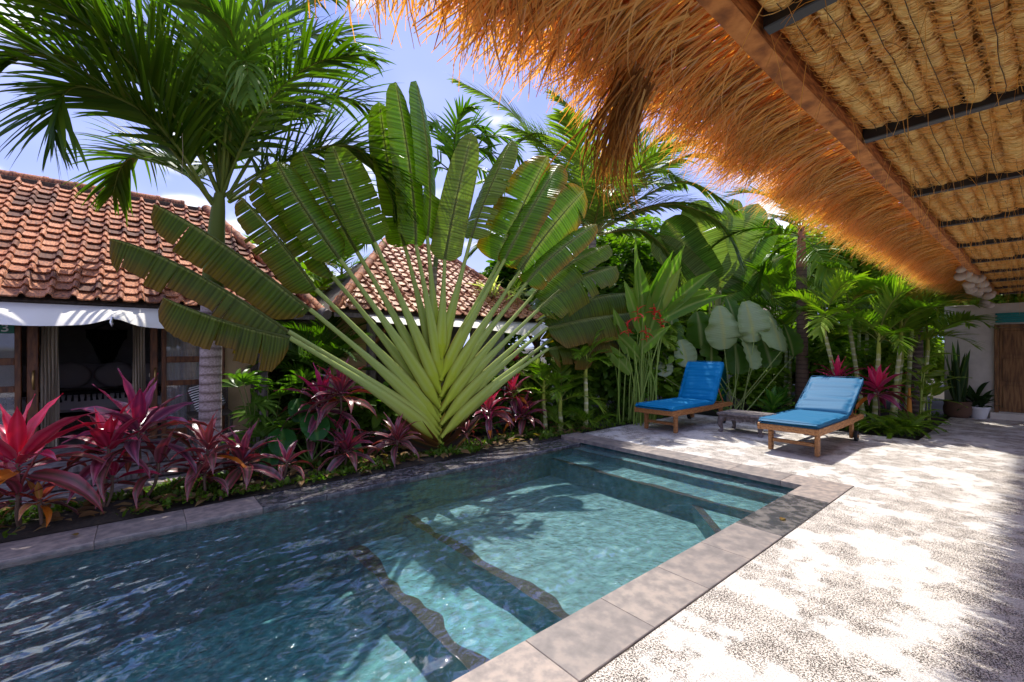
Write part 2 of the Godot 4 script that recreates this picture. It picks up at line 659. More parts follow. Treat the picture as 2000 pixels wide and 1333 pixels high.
func build_ground() -> void:
	# bare earth reaching the horizon, with the hole that the pool is sunk into
	var b := MB.new()
	var x := [-400.0, -4.0, 6.0, 400.0]
	var z := [-400.0, -5.45, -1.45, 400.0]
	for r in 3:
		for q in 3:
			if r == 1 and q == 1:
				continue
			b.quad(Vector3(x[q], -0.07, z[r + 1]), Vector3(x[q + 1], -0.07, z[r + 1]), Vector3(x[q + 1], -0.07, z[r]), Vector3(x[q], -0.07, z[r]))
	struct("ground", b.mesh(), mats.soil)
	# the deck: a slab in one piece round two sides of the pool
	b = MB.new()
	b.box(Vector3(-4, -0.2, -1.376), Vector3(14.4, 0, 7))
	b.box(Vector3(6.144, -0.2, -5.4), Vector3(10.0, 0, -1.377))
	struct("deck", b.mesh(false), mats.deck)
	# raised planting soil along the houses and in the right-hand bed
	b = MB.new()
	for bed in [[-6.0, 6.7, -6.75, -5.5, 0.0], [10.02, 24.0, -9.0, -1.42, 0.02], [6.8, 10.02, -9.0, -5.43, 0.0]]:
		var rows := []
		for r in 25:
			var row := []
			for q in 13:
				var p := Vector3(lerpf(bed[0], bed[1], r / 24.0), 0, lerpf(bed[2], bed[3], q / 12.0))
				p.y = bed[4] - 0.03 + 0.05 * sin(p.x * 3.1 + p.z * 2.3) * sin(p.x * 1.3 - p.z * 4.0) if q > 0 and q < 12 else -0.05
				row.push_back(p)
			rows.push_back(row)
		b.grid(rows)
	struct("garden_soil", b.mesh(), mats.soil)


func wander(n: FastNoiseLite, z: float, k: float) -> float:  # sideways waver that imitates refraction through rippled water
	return 0.030 * n.get_noise_2d(z * 0.9, k * 9.0) + 0.014 * n.get_noise_2d(z * 2.6, k * 5.0 + 3.0)


func build_pool() -> void:
	# a stepped shell: floor, walls, the entry steps at the far end and a bench across
	var b := MB.new()
	var wav := noise(63, 1.0, 1)
	var zl := -5.06
	var zr := -1.78
	var prof := [[-4.0, -1.0], [1.75, -1.0], [1.8, -0.72], [2.45, -0.72], [2.5, -0.52], [5.0, -0.48], [5.03, -0.22], [5.5, -0.22], [5.52, -0.13], [5.79, -0.13], [5.79, -0.06]]
	for k in prof.size() - 1:
		var p: Array = prof[k]
		var q: Array = prof[k + 1]
		if k == 2 or k == 4:
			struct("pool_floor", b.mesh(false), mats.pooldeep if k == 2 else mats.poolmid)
			b = MB.new()
		var frows := []
		for e in [q, p]:   # step edges waver, light bent by the ripples put into their shape
			var row := []
			for s in 241:
				var z := lerpf(zr, zl, s / 240.0)
				row.push_back(Vector3(e[0] + (0.0 if e[0] < 1 or e[0] > 5.4 else wander(wav, z, snappedf(e[0], 0.1)) * (1.0 if e[0] < 3.0 else 0.6)), e[1], z))
			frows.push_back(row)
		b.grid(frows)
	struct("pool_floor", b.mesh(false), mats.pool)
	b = MB.new()
	b.quad(Vector3(-4, -1.1, zl), Vector3(5.79, -1.1, zl), Vector3(5.79, -0.055, zl), Vector3(-4, -0.055, zl))
	b.quad(Vector3(5.79, -1.1, zr), Vector3(-4, -1.1, zr), Vector3(-4, -0.06, zr), Vector3(5.79, -0.06, zr))
	b.quad(Vector3(-4, -1.1, zr), Vector3(-4, -1.1, zl), Vector3(-4, -0.05, zl), Vector3(-4, -0.05, zr))
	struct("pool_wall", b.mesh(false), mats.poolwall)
	# dark nosing strips on the edges of the steps
	b = MB.new()
	for s in [[1.78, -0.714, 0.15], [2.48, -0.514, 0.13], [5.01, -0.214, 0.08], [5.505, -0.124, 0.03]]:
		var rows := []
		for r in 2:
			var row := []
			for q in 241:
				var z := lerpf(zr, zl, q / 240.0)
				row.push_back(Vector3(s[0] + wander(wav, z, snappedf(s[0], 0.1)) * (1.0 if s[0] < 3.0 else 0.6) + (s[2] * (0.85 + 0.5 * wav.get_noise_2d(z * 2.2, s[0] * 5.0)) if r else -0.01), s[1], z))
			rows.push_back(row)
		b.grid(rows)
	struct("pool_step_edging", b.mesh(false), mats.poolband)
	# corner seat with two slanting steps
	b = MB.new()
	var rows2 := []
	for s in [[4.05, -0.30], [4.72, -0.24]]:
		var x0: float = s[0]
		var t: float = 5.0 - x0
		var y: float = s[1]
		var k := b.v.size()
		b.quad(Vector3(x0, -0.5, zr), Vector3(5.0, -0.5, zr - t * 0.95), Vector3(5.0, y, zr - t * 0.95), Vector3(x0, y, zr))
		b.add(Vector3(x0, y, zr))
		b.add(Vector3(5.0, y, zr))
		b.add(Vector3(5.0, y, zr - t * 0.95))
		b.tri(k + 4, k + 6, k + 5)
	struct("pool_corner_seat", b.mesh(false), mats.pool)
	b = MB.new()
	for s in [[4.05, -0.296], [4.72, -0.236]]:
		var x0: float = s[0]
		var t: float = 5.0 - x0
		b.quad(Vector3(x0, s[1], zr), Vector3(x0 + 0.12, s[1], zr), Vector3(5.0, s[1], zr - t * 0.95 + 0.12), Vector3(5.0, s[1], zr - t * 0.95))
	struct("pool_seat_edging", b.mesh(false), mats.poolband)
	# the water's surface: real ripples
	b = MB.new()
	var n1 := noise(61, 1.1, 2)
	var n2 := noise(62, 2.6, 3)
	var n3 := noise(64, 7.5, 1)
	var rows := []
	var nx := 520
	var nz := 190
	for r in nx:
		var row := []
		var x := lerpf(-4.0, 5.78, float(r) / (nx - 1))
		for q in nz:
			var z := lerpf(zl + 0.01, zr, float(q) / (nz - 1))
			var h := 0.020 * n1.get_noise_2d(x * 0.7, z * 1.4) + 0.010 * n2.get_noise_2d(x * 0.8 + z * 0.4, z * 1.6) + 0.0028 * n3.get_noise_2d(x + z * 0.5, z * 1.5)
			for cc in [[2.1, -2.75, 0.0035, 34.0, 2.2], [0.6, -2.6, 0.004, 27.0, 2.0]]:
				var d := Vector2(x - cc[0], z - cc[1]).length()
				h += cc[2] * sin(d * cc[3] + 2.0 * n1.get_noise_2d(x, z)) * exp(-d / cc[4] * 1.6)
			row.push_back(Vector3(x, -0.075 + h * smoothstep(0.0, 0.3, minf(minf(z - zl, zr - z), 5.78 - x)), z))
		rows.push_back(row)
	b.grid(rows)
	var wm := b.mesh()
	struct("pool_water", wm, mats.water)
	struct("pool_gleam_film", wm, mats.gleam).position.y = 0.003
	# coping: one stone after another on three sides
	var cop := Node3D.new()
	cop.name = "pool_coping"
	add_child(cop)
	cop.set_meta("kind", "structure")
	var stone := func(lo: Vector3, hi: Vector3, wet: bool, k: int) -> void:
		var sb := MB.new()
		sb.box(lo, hi, 0.0035)
		part("coping_stone", sb.mesh(false), mats[("wetcoping%d" if wet else "coping%d") % k], cop)
	var xx := -3.4
	while xx < 5.70:
		var x1 := minf(xx + 0.62, 5.719)
		stone.call(Vector3(xx, -0.06, -1.765), Vector3(x1 - 0.0018, 0.006, -1.385), xx > 3.7 and xx < 5.1, rng.randi() % 3)
		xx = x1 if x1 < 5.71 else 9.0
	var zz := -1.385
	while zz > -5.5:
		var z1 := maxf(zz - 0.60, -5.52)
		stone.call(Vector3(5.722, -0.06, z1 + 0.0018), Vector3(6.138, 0.006, zz), false, rng.randi() % 3)
		zz = z1 if z1 > -5.5 else -9.0
	xx = -3.4
	while xx < 5.70:
		var x1 := minf(xx + 0.62, 5.716)
		stone.call(Vector3(xx, -0.12, -5.50), Vector3(x1 - 0.003, -0.056, -5.04), xx > 0.45, rng.randi() % 3)
		xx = x1 if x1 < 5.71 else 9.0


# one straw: a thin ribbon that leaves the roof level and bends down under its own weight
func straw_mesh(l: float, bend: float, lean: float) -> ArrayMesh:
	var b := MB.new()
	var p := Vector3.ZERO
	var an := 0.12
	var left := []
	var n := 6
	for k in n + 1:
		var t := float(k) / n
		var w := 0.0060 * (1.0 - 0.75 * t * t)
		left.push_back([p + Vector3(-w, 0, 0), p + Vector3(0, w * 0.7, 0), p + Vector3(w, 0, 0)])
		an = 0.12 + bend * pow(t, 1.5)
		p += Vector3(lean * t * 0.3, -sin(an), -cos(an)) * l / n
	b.grid(left)
	return b.mesh()


func multi(called: String, m: Mesh, mat: Material, xf: Array, cols: Array, parent: Node) -> MultiMeshInstance3D:
	var mm := MultiMesh.new()
	mm.transform_format = MultiMesh.TRANSFORM_3D
	mm.use_colors = cols.size() > 0
	mm.mesh = m
	mm.instance_count = xf.size()
	for k in xf.size():
		mm.set_instance_transform(k, xf[k])
		if cols.size():
			mm.set_instance_color(k, cols[k])
	var o := MultiMeshInstance3D.new()
	o.multimesh = mm
	o.material_override = mat
	var names: Dictionary = parent.get_meta("_names") if parent.has_meta("_names") else {}
	var q: int = names.get(called, 0)
	names[called] = q + 1
	parent.set_meta("_names", names)
	o.name = called if q == 0 else "%s_%03d" % [called, q]
	parent.add_child(o, true)
	o.set_meta("kind", "stuff")
	return o


func build_pavilion() -> void:
	var t := thing("thatched_roof", "long open roof of golden straw thatch with shaggy fringe over the deck", "roof")
	# the layer above, which keeps the sun off
	var b := MB.new()
	b.box(Vector3(-5, 2.90, -0.80), Vector3(14.6, 3.02, 0.4))
	b.box(Vector3(-5, 2.95, 0.401), Vector3(14.6, 3.25, 2.6))
	part("thatch_body", b.mesh(false), mats.straw, t)
	# timber plate along the eaves and black steel rafters
	b = MB.new()
	var rows := []
	for k in 60:
		var x := lerpf(-4.5, 14.3, k / 59.0)
		var dy := 0.008 * sin(x * 1.9) + 0.006 * sin(x * 4.3 + 1.0)
		var c := Vector3(x, 2.745 + dy, -0.70 + 0.006 * sin(x * 2.7))
		var ring := []
		for q in [[-1, -1], [-1, 1], [1, 1], [1, -1]]:
			ring.push_back(c + Vector3(0, q[1] * 0.055, q[0] * 0.037))
		rows.push_back(ring)
	b.grid(rows, true)
	part("eaves_beam", b.mesh(false), mats.beam, t)
	var bays := [-3.9, -2.5, -1.1, 0.33, 1.75, 3.11, 4.53, 5.85, 7.22, 8.68, 10.0, 11.4, 12.8, 14.2]
	for x in bays:
		b = MB.new()
		b.box(Vector3(x - 0.028, 2.70, -0.655), Vector3(x + 0.028, 2.80, 0.4), 0.004)
		b.box(Vector3(x - 0.028, 2.7005, 0.4005), Vector3(x + 0.028, 2.88, 2.6), 0.004)
		part("steel_rafter", b.mesh(false), mats.steel, t)
	# bundles of straw folded over battens, one roll behind the other, rafter to rafter
	var straws := []
	var scol := []
	var loose := []
	var lcol := []
	for k in bays.size() - 1:
		for r in 11:
			var z0 := -0.64 + r * 0.094
			var x0: float = bays[k] - 0.03 + rnd(0.0, 0.02)
			var x1: float = bays[k + 1] + 0.03
			var off := rnd(-0.012, 0.012)
			var sag := rnd(0.0, 0.014) + (0.018 if r < 2 else 0.0)
			var wide := rnd(0.041, 0.050)
			b = MB.new()
			rows = []
			var ph := rnd(0, 9)
			for q in 57:
				var f := q / 56.0
				var x := lerpf(x0, x1, f)
				var row := []
				var wob := 0.006 * sin(f * 9.0 + ph) + 0.003 * sin(f * 31.0 + ph * 2.0)
				for a in 9:
					var an := PI * a / 8.0
					var y := 2.795 + off - sag * sin(f * PI) - (0.042 + wob * 0.7) * pow(sin(an), 0.7) - 0.022 * (a / 8.0)
					if a > 0 and a < 8:
						y += rnd(-0.0035, 0.0035)
					row.push_back(Vector3(x, y, z0 + 0.045 + wob - cos(an) * wide))
				rows.push_back(row)
			b.grid(rows)
			part("straw_bundle", b.mesh(), mats["bundle%d" % (rng.randi() % 3)], t)
			for q in 150:
				var f := rnd(0, 1)
				var y := 2.795 + off - sag * sin(f * PI) - 0.054
				var bs := Basis.from_euler(Vector3(rnd(-0.25, 0.25), rnd(-0.3, 0.3), rnd(-0.4, 0.4)))
				straws.push_back(Transform3D(bs.scaled(Vector3(rnd(0.6, 1.3), 1, rnd(0.7, 1.25))), Vector3(lerpf(x0, x1, f), y + rnd(-0.004, 0.006), z0 + 0.045 + rnd(-0.012, 0.012))))
				scol.push_back(straw_colour())
			for q in 7:
				var f := rnd(0, 1)
				var bs := Basis.from_euler(Vector3(rnd(-1.0, 0.5), rnd(0, TAU), 0))
				loose.push_back(Transform3D(bs.scaled(Vector3(0.6, 0.6, rnd(0.08, 0.28))), Vector3(lerpf(x0, x1, f), 2.77 + off - sag, z0 + rnd(-0.03, 0.03))))
				lcol.push_back(straw_colour())
	# the straws that show on the rolls, and stray ends
	b = MB.new()
	rows = []
	for a in 6:
		var an := PI * (0.08 + 0.84 * a / 5.0)
		var y := 0.036 * (1.0 - pow(sin(an), 0.7)) - 0.014 * (a / 5.0 - 0.5)
		rows.push_back([Vector3(-0.0026, y, -cos(an) * 0.055), Vector3(0.0, y - 0.0016, -cos(an) * 0.055), Vector3(0.0026, y, -cos(an) * 0.055)])
	b.grid(rows)
	multi("bundle_straw", b.mesh(), mats.straw_i, straws, scol, t)
	multi("stray_straw", straw_mesh(1.0, 0.5, 0.2), mats.straw_i, loose, lcol, t)
	# twine stitched along every roll
	b = MB.new()
	for k in bays.size() - 1:
		for r in 11:
			var pts := []
			var rr := []
			for q in 12:
				pts.push_back(Vector3(lerpf(bays[k], bays[k + 1], q / 11.0), 2.731 + rnd(-0.006, 0.004), -0.64 + r * 0.094 + 0.05 + rnd(-0.006, 0.006)))
				rr.push_back(0.0016)
			b.tube(pts, rr, 4, false)
	part("stitching_twine", b.mesh(), mats.twine, t).set_meta("kind", "stuff")
	# the fringe
	var kinds := []
	for q in 9:
		kinds.push_back(straw_mesh(1.0, [0.5, 0.75, 0.95, 1.1, 1.25, 0.85, 1.4, 0.6, 1.05][q], [-0.5, 0.3, -0.2, 0.6, 0.0, -0.7, 0.2, 0.45, -0.35][q]))
	var lumps := noise(71, 0.55, 3)
	for q in kinds.size():
		var xf := []
		var cs := []
		for k in 2700:
			var x := -4.0 + 18.4 * pow(rnd(0, 1), 1.0)
			var lm := lumps.get_noise_1d(x * 3.0)
			var deep := rnd(0, 1)
			var l := rnd(0.34, 0.53) * (1.0 + 0.28 * lm)
			var z := -0.70 - rnd(0.0, 0.28)
			var y := 2.765 + deep * 0.12 + (z + 0.70) * 0.10
			if rnd(0, 1) < 0.02 and x > 1.2:
				l *= 1.2
			var bs := Basis.from_euler(Vector3(rnd(-0.09, 0.09) + 0.08 * lm, rnd(-0.15, 0.15) + 0.16 * lm, rnd(-0.6, 0.6)))
			xf.push_back(Transform3D(bs.scaled(Vector3(rnd(0.55, 1.15), 1.0, 1.0) * Vector3(1, l, l)), Vector3(x, y, z)))
			cs.push_back(straw_colour())
		multi("fringe_straw", kinds[q], mats.straw_i, xf, cs, t)
	# a tangled darker tuft that hangs lower
	var xf2 := []
	var cs2 := []
	for k in 130:
		var bs := Basis.from_euler(Vector3(rnd(-1.0, -0.5), rnd(-0.4, 0.4), rnd(-0.5, 0.5)))
		var l := rnd(0.32, 0.52)
		xf2.push_back(Transform3D(bs.scaled(Vector3(rnd(0.6, 1.0), l, l)), Vector3(1.49 + rnd(-0.06, 0.06), 2.58 + rnd(-0.06, 0.08), -1.02 + rnd(-0.06, 0.06))))
		cs2.push_back(Color(0.20, 0.085, 0.022).lerp(straw_colour(), rnd(0.0, 0.8)))
	multi("hanging_tuft", kinds[6], mats.straw_i, xf2, cs2, t)
	# garland of pale shells round the far end of the beam
	var g := thing("shell_garland", "garland of pale rounded shells wound along the far end of the eaves beam", "garland")
	for k in 22:
		var f := k / 21.0
		var at := Vector3(lerpf(9.3, 13.4, pow(f, 1.1)), lerpf(2.70, 2.50, f) + rnd(-0.09, 0.06), -0.74 + rnd(-0.11, 0.09))
		b = MB.new()
		b.ball(Vector3.ZERO, Vector3(rnd(0.075, 0.10), rnd(0.055, 0.075), rnd(0.07, 0.095)), 6)
		part("shell", b.mesh(), mats.shell, g, Transform3D(Basis.from_euler(Vector3(rnd(-0.6, 0.6), rnd(0, 6), rnd(-0.6, 0.6))), at))
	b = MB.new()
	b.tube([Vector3(9.2, 2.74, -0.74), Vector3(11.3, 2.62, -0.74), Vector3(13.5, 2.52, -0.74)], [0.012, 0.012, 0.012], 6)
	part("cord", b.mesh(), mats.twine, g)


func straw_colour() -> Color:
	var c := Color(0.80, 0.43, 0.085).lerp(Color(0.93, 0.64, 0.24), rnd(0, 1))
	var k := rnd(0, 1)
	if k < 0.25:
		c = c.lerp(Color(0.22, 0.085, 0.02), rnd(0.3, 0.9))
	elif k > 0.9:
		c = c.lerp(Color(0.75, 0.6, 0.38), 0.7)
	return c


func build_gate_wall() -> void:
	var b := MB.new()
	b.box(Vector3(14.4, -0.1, -1.53), Vector3(14.65, 2.52, 5.0), 0.012)
	var w := thing("garden_wall", "plain off-white rendered wall beyond the deck with an old wooden door", "wall")
	part("wall_panel", b.mesh(false), mats.plaster, w)
	b = MB.new()
	b.box(Vector3(14.30, -0.1, -0.80), Vector3(14.399, 0.14, 5.0), 0.01)
	part("plinth", b.mesh(false), mats.plaster, w)
	var d := thing("carved_door", "old brown carved wooden double door in the off-white wall", "door", Vector3(14.4, 0, 0))
	for k in 2:
		b = MB.new()
		var z0 := -0.66 + k * 0.50
		b.box(Vector3(-0.045, 0.17, z0), Vector3(-0.004, 1.99, z0 + 0.494), 0.006)
		var leaf := part("door_leaf", b.mesh(false), mats.olddoor, d)
		for q in 3:
			b = MB.new()
			var y0 := 0.24 + q * 0.59
			b.box(Vector3(-0.058, y0, z0 + 0.05), Vector3(-0.0455, y0 + 0.5, z0 + 0.44), 0.009)
			part("panel", b.mesh(false), mats.olddoor, leaf)
	for f in [[-0.735, -0.668, 0.145, 2.06], [0.345, 0.412, 0.145, 2.06], [-0.666, 0.343, 1.997, 2.06]]:
		b = MB.new()
		b.box(Vector3(-0.062, f[2], f[0]), Vector3(-0.004, f[3], f[1]), 0.006)
		part("frame", b.mesh(false), mats.olddoor, d)
	b = MB.new()
	b.box(Vector3(-0.07, 0.9, -0.175), Vector3(-0.046, 1.9, -0.145), 0.004)
	part("meeting_strip", b.mesh(false), mats.olddoor, d)
	var s := thing("turquoise_board", "weathered turquoise board of five slats fixed above the old door", "board", Vector3(14.4, 0, 0))
	for k in 5:
		b = MB.new()
		b.box(Vector3(-0.05, 2.10 + k * 0.042, -0.72 + 0.03 * (k % 2)), Vector3(-0.003, 2.138 + k * 0.042, 0.6), 0.006)
		part("slat", b.mesh(false), mats["turquoise%d" % (k % 2)], s)


# a clay pan tile: flat pan, a roll on its right edge, thick lower lip. x across, z down the slope, y up
func tile_mesh(w: float, l: float, k: int) -> ArrayMesh:
	var b := MB.new()
	var prof := [[0.0, 0.012], [0.10, 0.002], [0.52, 0.0], [0.70, 0.012], [0.78, 0.050], [0.87, 0.060], [0.96, 0.046], [1.03, 0.012]]
	var rows := []
	for r in 2:
		var row := []
		for p in prof:
			row.push_back(Vector3(p[0] * w - w / 2, p[1] + (0.040 if r else 0.0) + 0.002 * sin(k * 3.0 + p[0] * 9.0), lerpf(-0.03, l, r)))
		rows.push_back(row)
	b.grid(rows)
	var lip := []
	for p in prof:
		lip.push_back(Vector3(p[0] * w - w / 2, p[1] + 0.040 - 0.024, l - 0.006))
	b.grid([rows[1], lip])
	return b.mesh(false)


# tiles on a sloping plane: from the eave upwards; keep(x, up) says where the roof is
func lay_tiles(parent: Node, x0: float, x1: float, eave: Vector3, ridge: Vector3, w: float, g: float, keep: Callable, most: int, clay := "tile") -> void:
	var dn := (eave - ridge).normalized()
	var nrm := dn.cross(Vector3.RIGHT).normalized()
	if nrm.y < 0:
		nrm = -nrm
	var l := (eave - ridge).length()
	var stain := noise(91, 0.8, 3)
	var kinds := []
	for k in 3:
		kinds.push_back(tile_mesh(w, g * 1.16, k))
	var rest := {}
	var spots := []
	for r in int(l / g):
		for q in int((x1 - x0) / w):
			var x := x0 + (q + 0.5) * w
			if keep.call(x, r * g / l, (r + 1) * g / l):
				spots.push_back([r, x])
	for k in spots.size():
		var r: int = spots[k][0]
		var x: float = spots[k][1]
		var at := Vector3(x, eave.y, eave.z) - Vector3(0, dn.y, dn.z) * (g * (r + 1)) + nrm * (0.02 + rnd(-0.004, 0.005))
		var bs := Basis(Vector3.RIGHT, nrm, dn) * Basis.from_euler(Vector3(rnd(-0.02, 0.02), rnd(-0.03, 0.03), rnd(-0.03, 0.03)))
		var xf := Transform3D(bs, at + Vector3(rnd(-0.006, 0.006), 0, 0) + dn * rnd(-0.008, 0.008))
		var age := stain.get_noise_2d(x * 1.6, r * 0.5) + rnd(-0.25, 0.25)
		var m: Material = mats["%s%d" % [clay, 5 + rng.randi() % 2 if age > 0.27 else rng.randi() % 5]]
		if k < most:
			part("roof_tile", kinds[rng.randi() % 3], m, parent, xf)
		else:
			if not rest.has(m):
				rest[m] = []
			rest[m].push_back(xf)
	for m in rest:
		multi("roof_tiles", kinds[0], m, rest[m], [], parent)


func ridge_caps(parent: Node, a: Vector3, c: Vector3, r: float, step: float) -> void:
	var n := int((c - a).length() / step)
	var d := (c - a).normalized()
	for k in n:
		var b := MB.new()
		var p := a + d * step * k + Vector3(0, rnd(-0.006, 0.006), 0)
		b.tube([p - d * 0.02, p + d * step * 0.9, p + d * step * 0.92, p + d * (step + 0.03)], [r * 0.94, r * 0.98, r * 1.08, r * 1.08], 12, true)
		part("ridge_tile", b.mesh(), mats["tile%d" % (3 + k % 2)], parent)


func slab(parent: Node, called: String, lo: Vector3, hi: Vector3, m: Material, bev := 0.004) -> MeshInstance3D:
	var b := MB.new()
	b.box(lo, hi, bev)
	return part(called, b.mesh(false), m, parent)


func build_house_three() -> void:
	var h := thing("tiled_bungalow", "bungalow left of the pool with orange tile roof, white awning and open glazed doors", "house")
	var eave := Vector3(0, 2.12, -7.6)
	var ridge := Vector3(0, 4.22, -10.5)
	# roof slope with its hip on the right, then the boards below it
	var hx := func(up: float) -> float: return lerpf(2.22, 0.95, up)
	var b := MB.new()
	b.quad(Vector3(-4, eave.y - 0.03, eave.z), Vector3(2.2, eave.y - 0.03, eave.z), Vector3(0.95, ridge.y - 0.03, ridge.z), Vector3(-4, ridge.y - 0.03, ridge.z))
	b.quad(Vector3(2.2, eave.y - 0.03, eave.z), Vector3(2.2, eave.y - 0.03, -13.4), Vector3(0.95, ridge.y - 0.03, ridge.z), Vector3(0.95, ridge.y - 0.03, ridge.z))
	b.quad(Vector3(2.2, eave.y - 0.03, -13.4), Vector3(-4, eave.y - 0.03, -13.4), Vector3(-4, ridge.y - 0.03, ridge.z), Vector3(0.95, ridge.y - 0.03, ridge.z))
	b.quad(Vector3(-4, eave.y - 0.035, -13.4), Vector3(2.2, eave.y - 0.035, -13.4), Vector3(2.2, eave.y - 0.035, eave.z), Vector3(-4, eave.y - 0.035, eave.z))
	var roof := part("roof", b.mesh(false), mats.underlay, h)
	lay_tiles(roof, -2.3, 2.2, eave, ridge, 0.212, 0.196, func(x, lo, _hi): return x + 0.05 < hx.call(lo), 300)
	ridge_caps(roof, Vector3(-3.0, 4.27, -10.5), Vector3(0.95, 4.27, -10.5), 0.085, 0.36)
	ridge_caps(roof, Vector3(2.25, 2.15, -7.55), Vector3(0.95, 4.27, -10.5), 0.085, 0.27)
	slab(roof, "ridge_mortar", Vector3(-3.0, 4.12, -10.43), Vector3(0.9, 4.235, -10.36), mats.darkstain)
	slab(roof, "mortar_patch", Vector3(-0.42, 4.20, -10.60), Vector3(-0.22, 4.40, -10.39), mats.darkstain, 0.03)
	b = MB.new()
	b.tube([Vector3(2.30, 2.08, -7.42), Vector3(2.2, 2.2, -7.7)], [0.085, 0.085], 14)
	part("hip_beam_end", b.mesh(), mats.oldpost, h)
	slab(h, "fascia_board", Vector3(-4, 2.005, -7.66), Vector3(2.18, 2.085, -7.625), mats.oldpost)
	# walls
	slab(h, "wall", Vector3(-4, 0.2, -8.62), Vector3(-1.42, 2.3, -8.5), mats.ochre)
	slab(h, "wall", Vector3(0.80, 0.2, -8.62), Vector3(1.66, 2.3, -8.5), mats.ochre)
	slab(h, "wall", Vector3(-1.418, 2.02, -8.62), Vector3(0.798, 2.3, -8.5), mats.ochre)
	slab(h, "wall", Vector3(1.54, 0.2, -13), Vector3(1.66, 2.3, -8.622), mats.ochre)
	slab(h, "wall", Vector3(-4, 0.2, -12.4), Vector3(1.538, 2.3, -12.3), mats.greywall)
	slab(h, "wall", Vector3(-2.6, 0.2, -12.298), Vector3(-2.5, 2.3, -8.622), mats.greywall)
	slab(h, "ceiling", Vector3(-4, 2.302, -13), Vector3(1.66, 2.36, -8.5), mats.greywall)
	slab(h, "floor", Vector3(-4, 0.05, -13), Vector3(1.66, 0.198, -8.5), mats.stepboard)
	# terrace and the two steps below it, each with old timber along its edge
	for s in [[0.2, -8.498, -7.2], [0.1, -7.198, -6.86], [0.0, -6.858, -6.55]]:
		slab(h, "step", Vector3(-4, s[0] - 0.14, s[1]), Vector3(1.66, s[0], s[2]), mats.stepboard)
		slab(h, "step_timber", Vector3(-4, s[0] - 0.085, s[2] + 0.001), Vector3(1.66, s[0] - 0.005, s[2] + 0.07), mats.oldpost, 0.012)
	# posts
	slab(h, "post", Vector3(1.38, -0.05, -7.76), Vector3(1.49, 2.05, -7.66), mats.oldpost, 0.01)
	slab(h, "post", Vector3(1.40, 0.2, -8.496), Vector3(1.52, 2.1, -8.44), mats.darkwood, 0.006)
	# doors: fixed panes outside, sliding leaves slid behind them, curtains between
	var dz := -8.47
	for d in [[-2.2, -1.24, "fixed glass panel"], [0.26, 0.98, "glass door"]]:
		var x0: float = d[0]
		var x1: float = d[1]
		b = MB.new()
		b.box(Vector3(x0 + 0.03, 0.3, dz - 0.004), Vector3(x1 - 0.01, 2.0, dz + 0.004))
		var door := part("glazed_door", b.mesh(false), mats.pane, h)
		for y in [[0.2, 0.33], [0.98, 1.06], [1.33, 1.42], [1.93, 2.02]]:
			slab(door, "rail", Vector3(x0 + 0.03, y[0], dz - 0.022), Vector3(x1 - 0.01, y[1], dz + 0.022), mats.doorwood, 0.005)
		for x in [[x0 - 0.03, x0 + 0.029], [x1 - 0.009, x1 + 0.05]]:
			slab(door, "stile", Vector3(x[0], 0.2, dz - 0.026), Vector3(x[1], 2.02, dz + 0.026), mats.doorwood, 0.006)
	for x in [[-1.145, -1.04], [0.10, 0.185]]:
		var st := slab(h, "door_jamb", Vector3(x[0], 0.2, dz - 0.07), Vector3(x[1], 2.02, dz + 0.0), mats.doorwood, 0.006)
		b = MB.new()
		var hx2: float = (x[0] + x[1]) / 2 + 0.012
		b.tube([Vector3(hx2, 1.01, dz + 0.005), Vector3(hx2, 1.03, dz + 0.05), Vector3(hx2, 1.13, dz + 0.06), Vector3(hx2, 1.23, dz + 0.05), Vector3(hx2, 1.25, dz + 0.005)], [0.012, 0.013, 0.014, 0.013, 0.012], 8)
		part("handle", b.mesh(), mats.brass, st)
	slab(h, "lock_plate", Vector3(0.085, 1.12, dz - 0.03), Vector3(0.099, 1.18, dz + 0.01), mats.shell, 0.003)
	for c in [[-1.03, -0.86], [-0.10, 0.045]]:
		var rows := []
		for r in 14:
			var row := []
			for q in 36:
				var f := q / 35.0
				row.push_back(Vector3(lerpf(c[0], c[1], f) + 0.006 * sin(r * 0.5 + q), 2.0 - r * 1.78 / 13.0, -8.56 + 0.030 * sin(f * 30.0 + 0.25 * sin(r * 0.6)) + 0.01 * sin(f * 71.0)))
			rows.push_back(row)
		b = MB.new()
		b.grid(rows)
		part("curtain", b.mesh(), mats.curtain, h)
	for r in [1]:   # thin net inside the right-hand pane
		var rows := []
		var c: Array = [[-2.1, -1.25], [0.28, 0.97]][r]
		for k in 4:
			var row := []
			for q in 60:
				var f := q / 59.0
				row.push_back(Vector3(lerpf(c[0], c[1], f), 2.0 - k * 0.58, -8.60 + 0.02 * sin(f * 60.0) + 0.012 * sin(f * 23.0)))
			rows.push_back(row)
		b = MB.new()
		b.grid(rows)
		part("net_curtain", b.mesh(), mats.netcloth, h)
	# white cloth awning tied up under the eave
	var rows := []
	for r in 9:
		var row := []
		for q in 90:
			var x := lerpf(-2.6, 0.66, q / 89.0)
			var f := r / 8.0
			var drop := 0.265 - 0.075 * exp(-pow((x + 0.25) / 0.16, 2.0)) + 0.015 * sin(x * 5.0) - 0.03 * smoothstep(0.3, 0.66, x)
			var belly := 0.07 * sin(f * PI * 0.9) + 0.018 * sin(x * 13.0 + f * 2.0) * f + 0.012 * sin(x * 29.0 - f * 5.0) * f * f
			row.push_back(Vector3(x, 2.075 - drop * f, -7.62 + belly * 0.6 + 0.40 * f))
		rows.push_back(row)
	b = MB.new()
	b.grid(rows)
	var aw := thing("cloth_awning", "white cloth awning rolled up under the near bungalow's tiled eave", "awning")
	part("cloth", b.mesh(), mats.cloth, aw)
	b = MB.new()
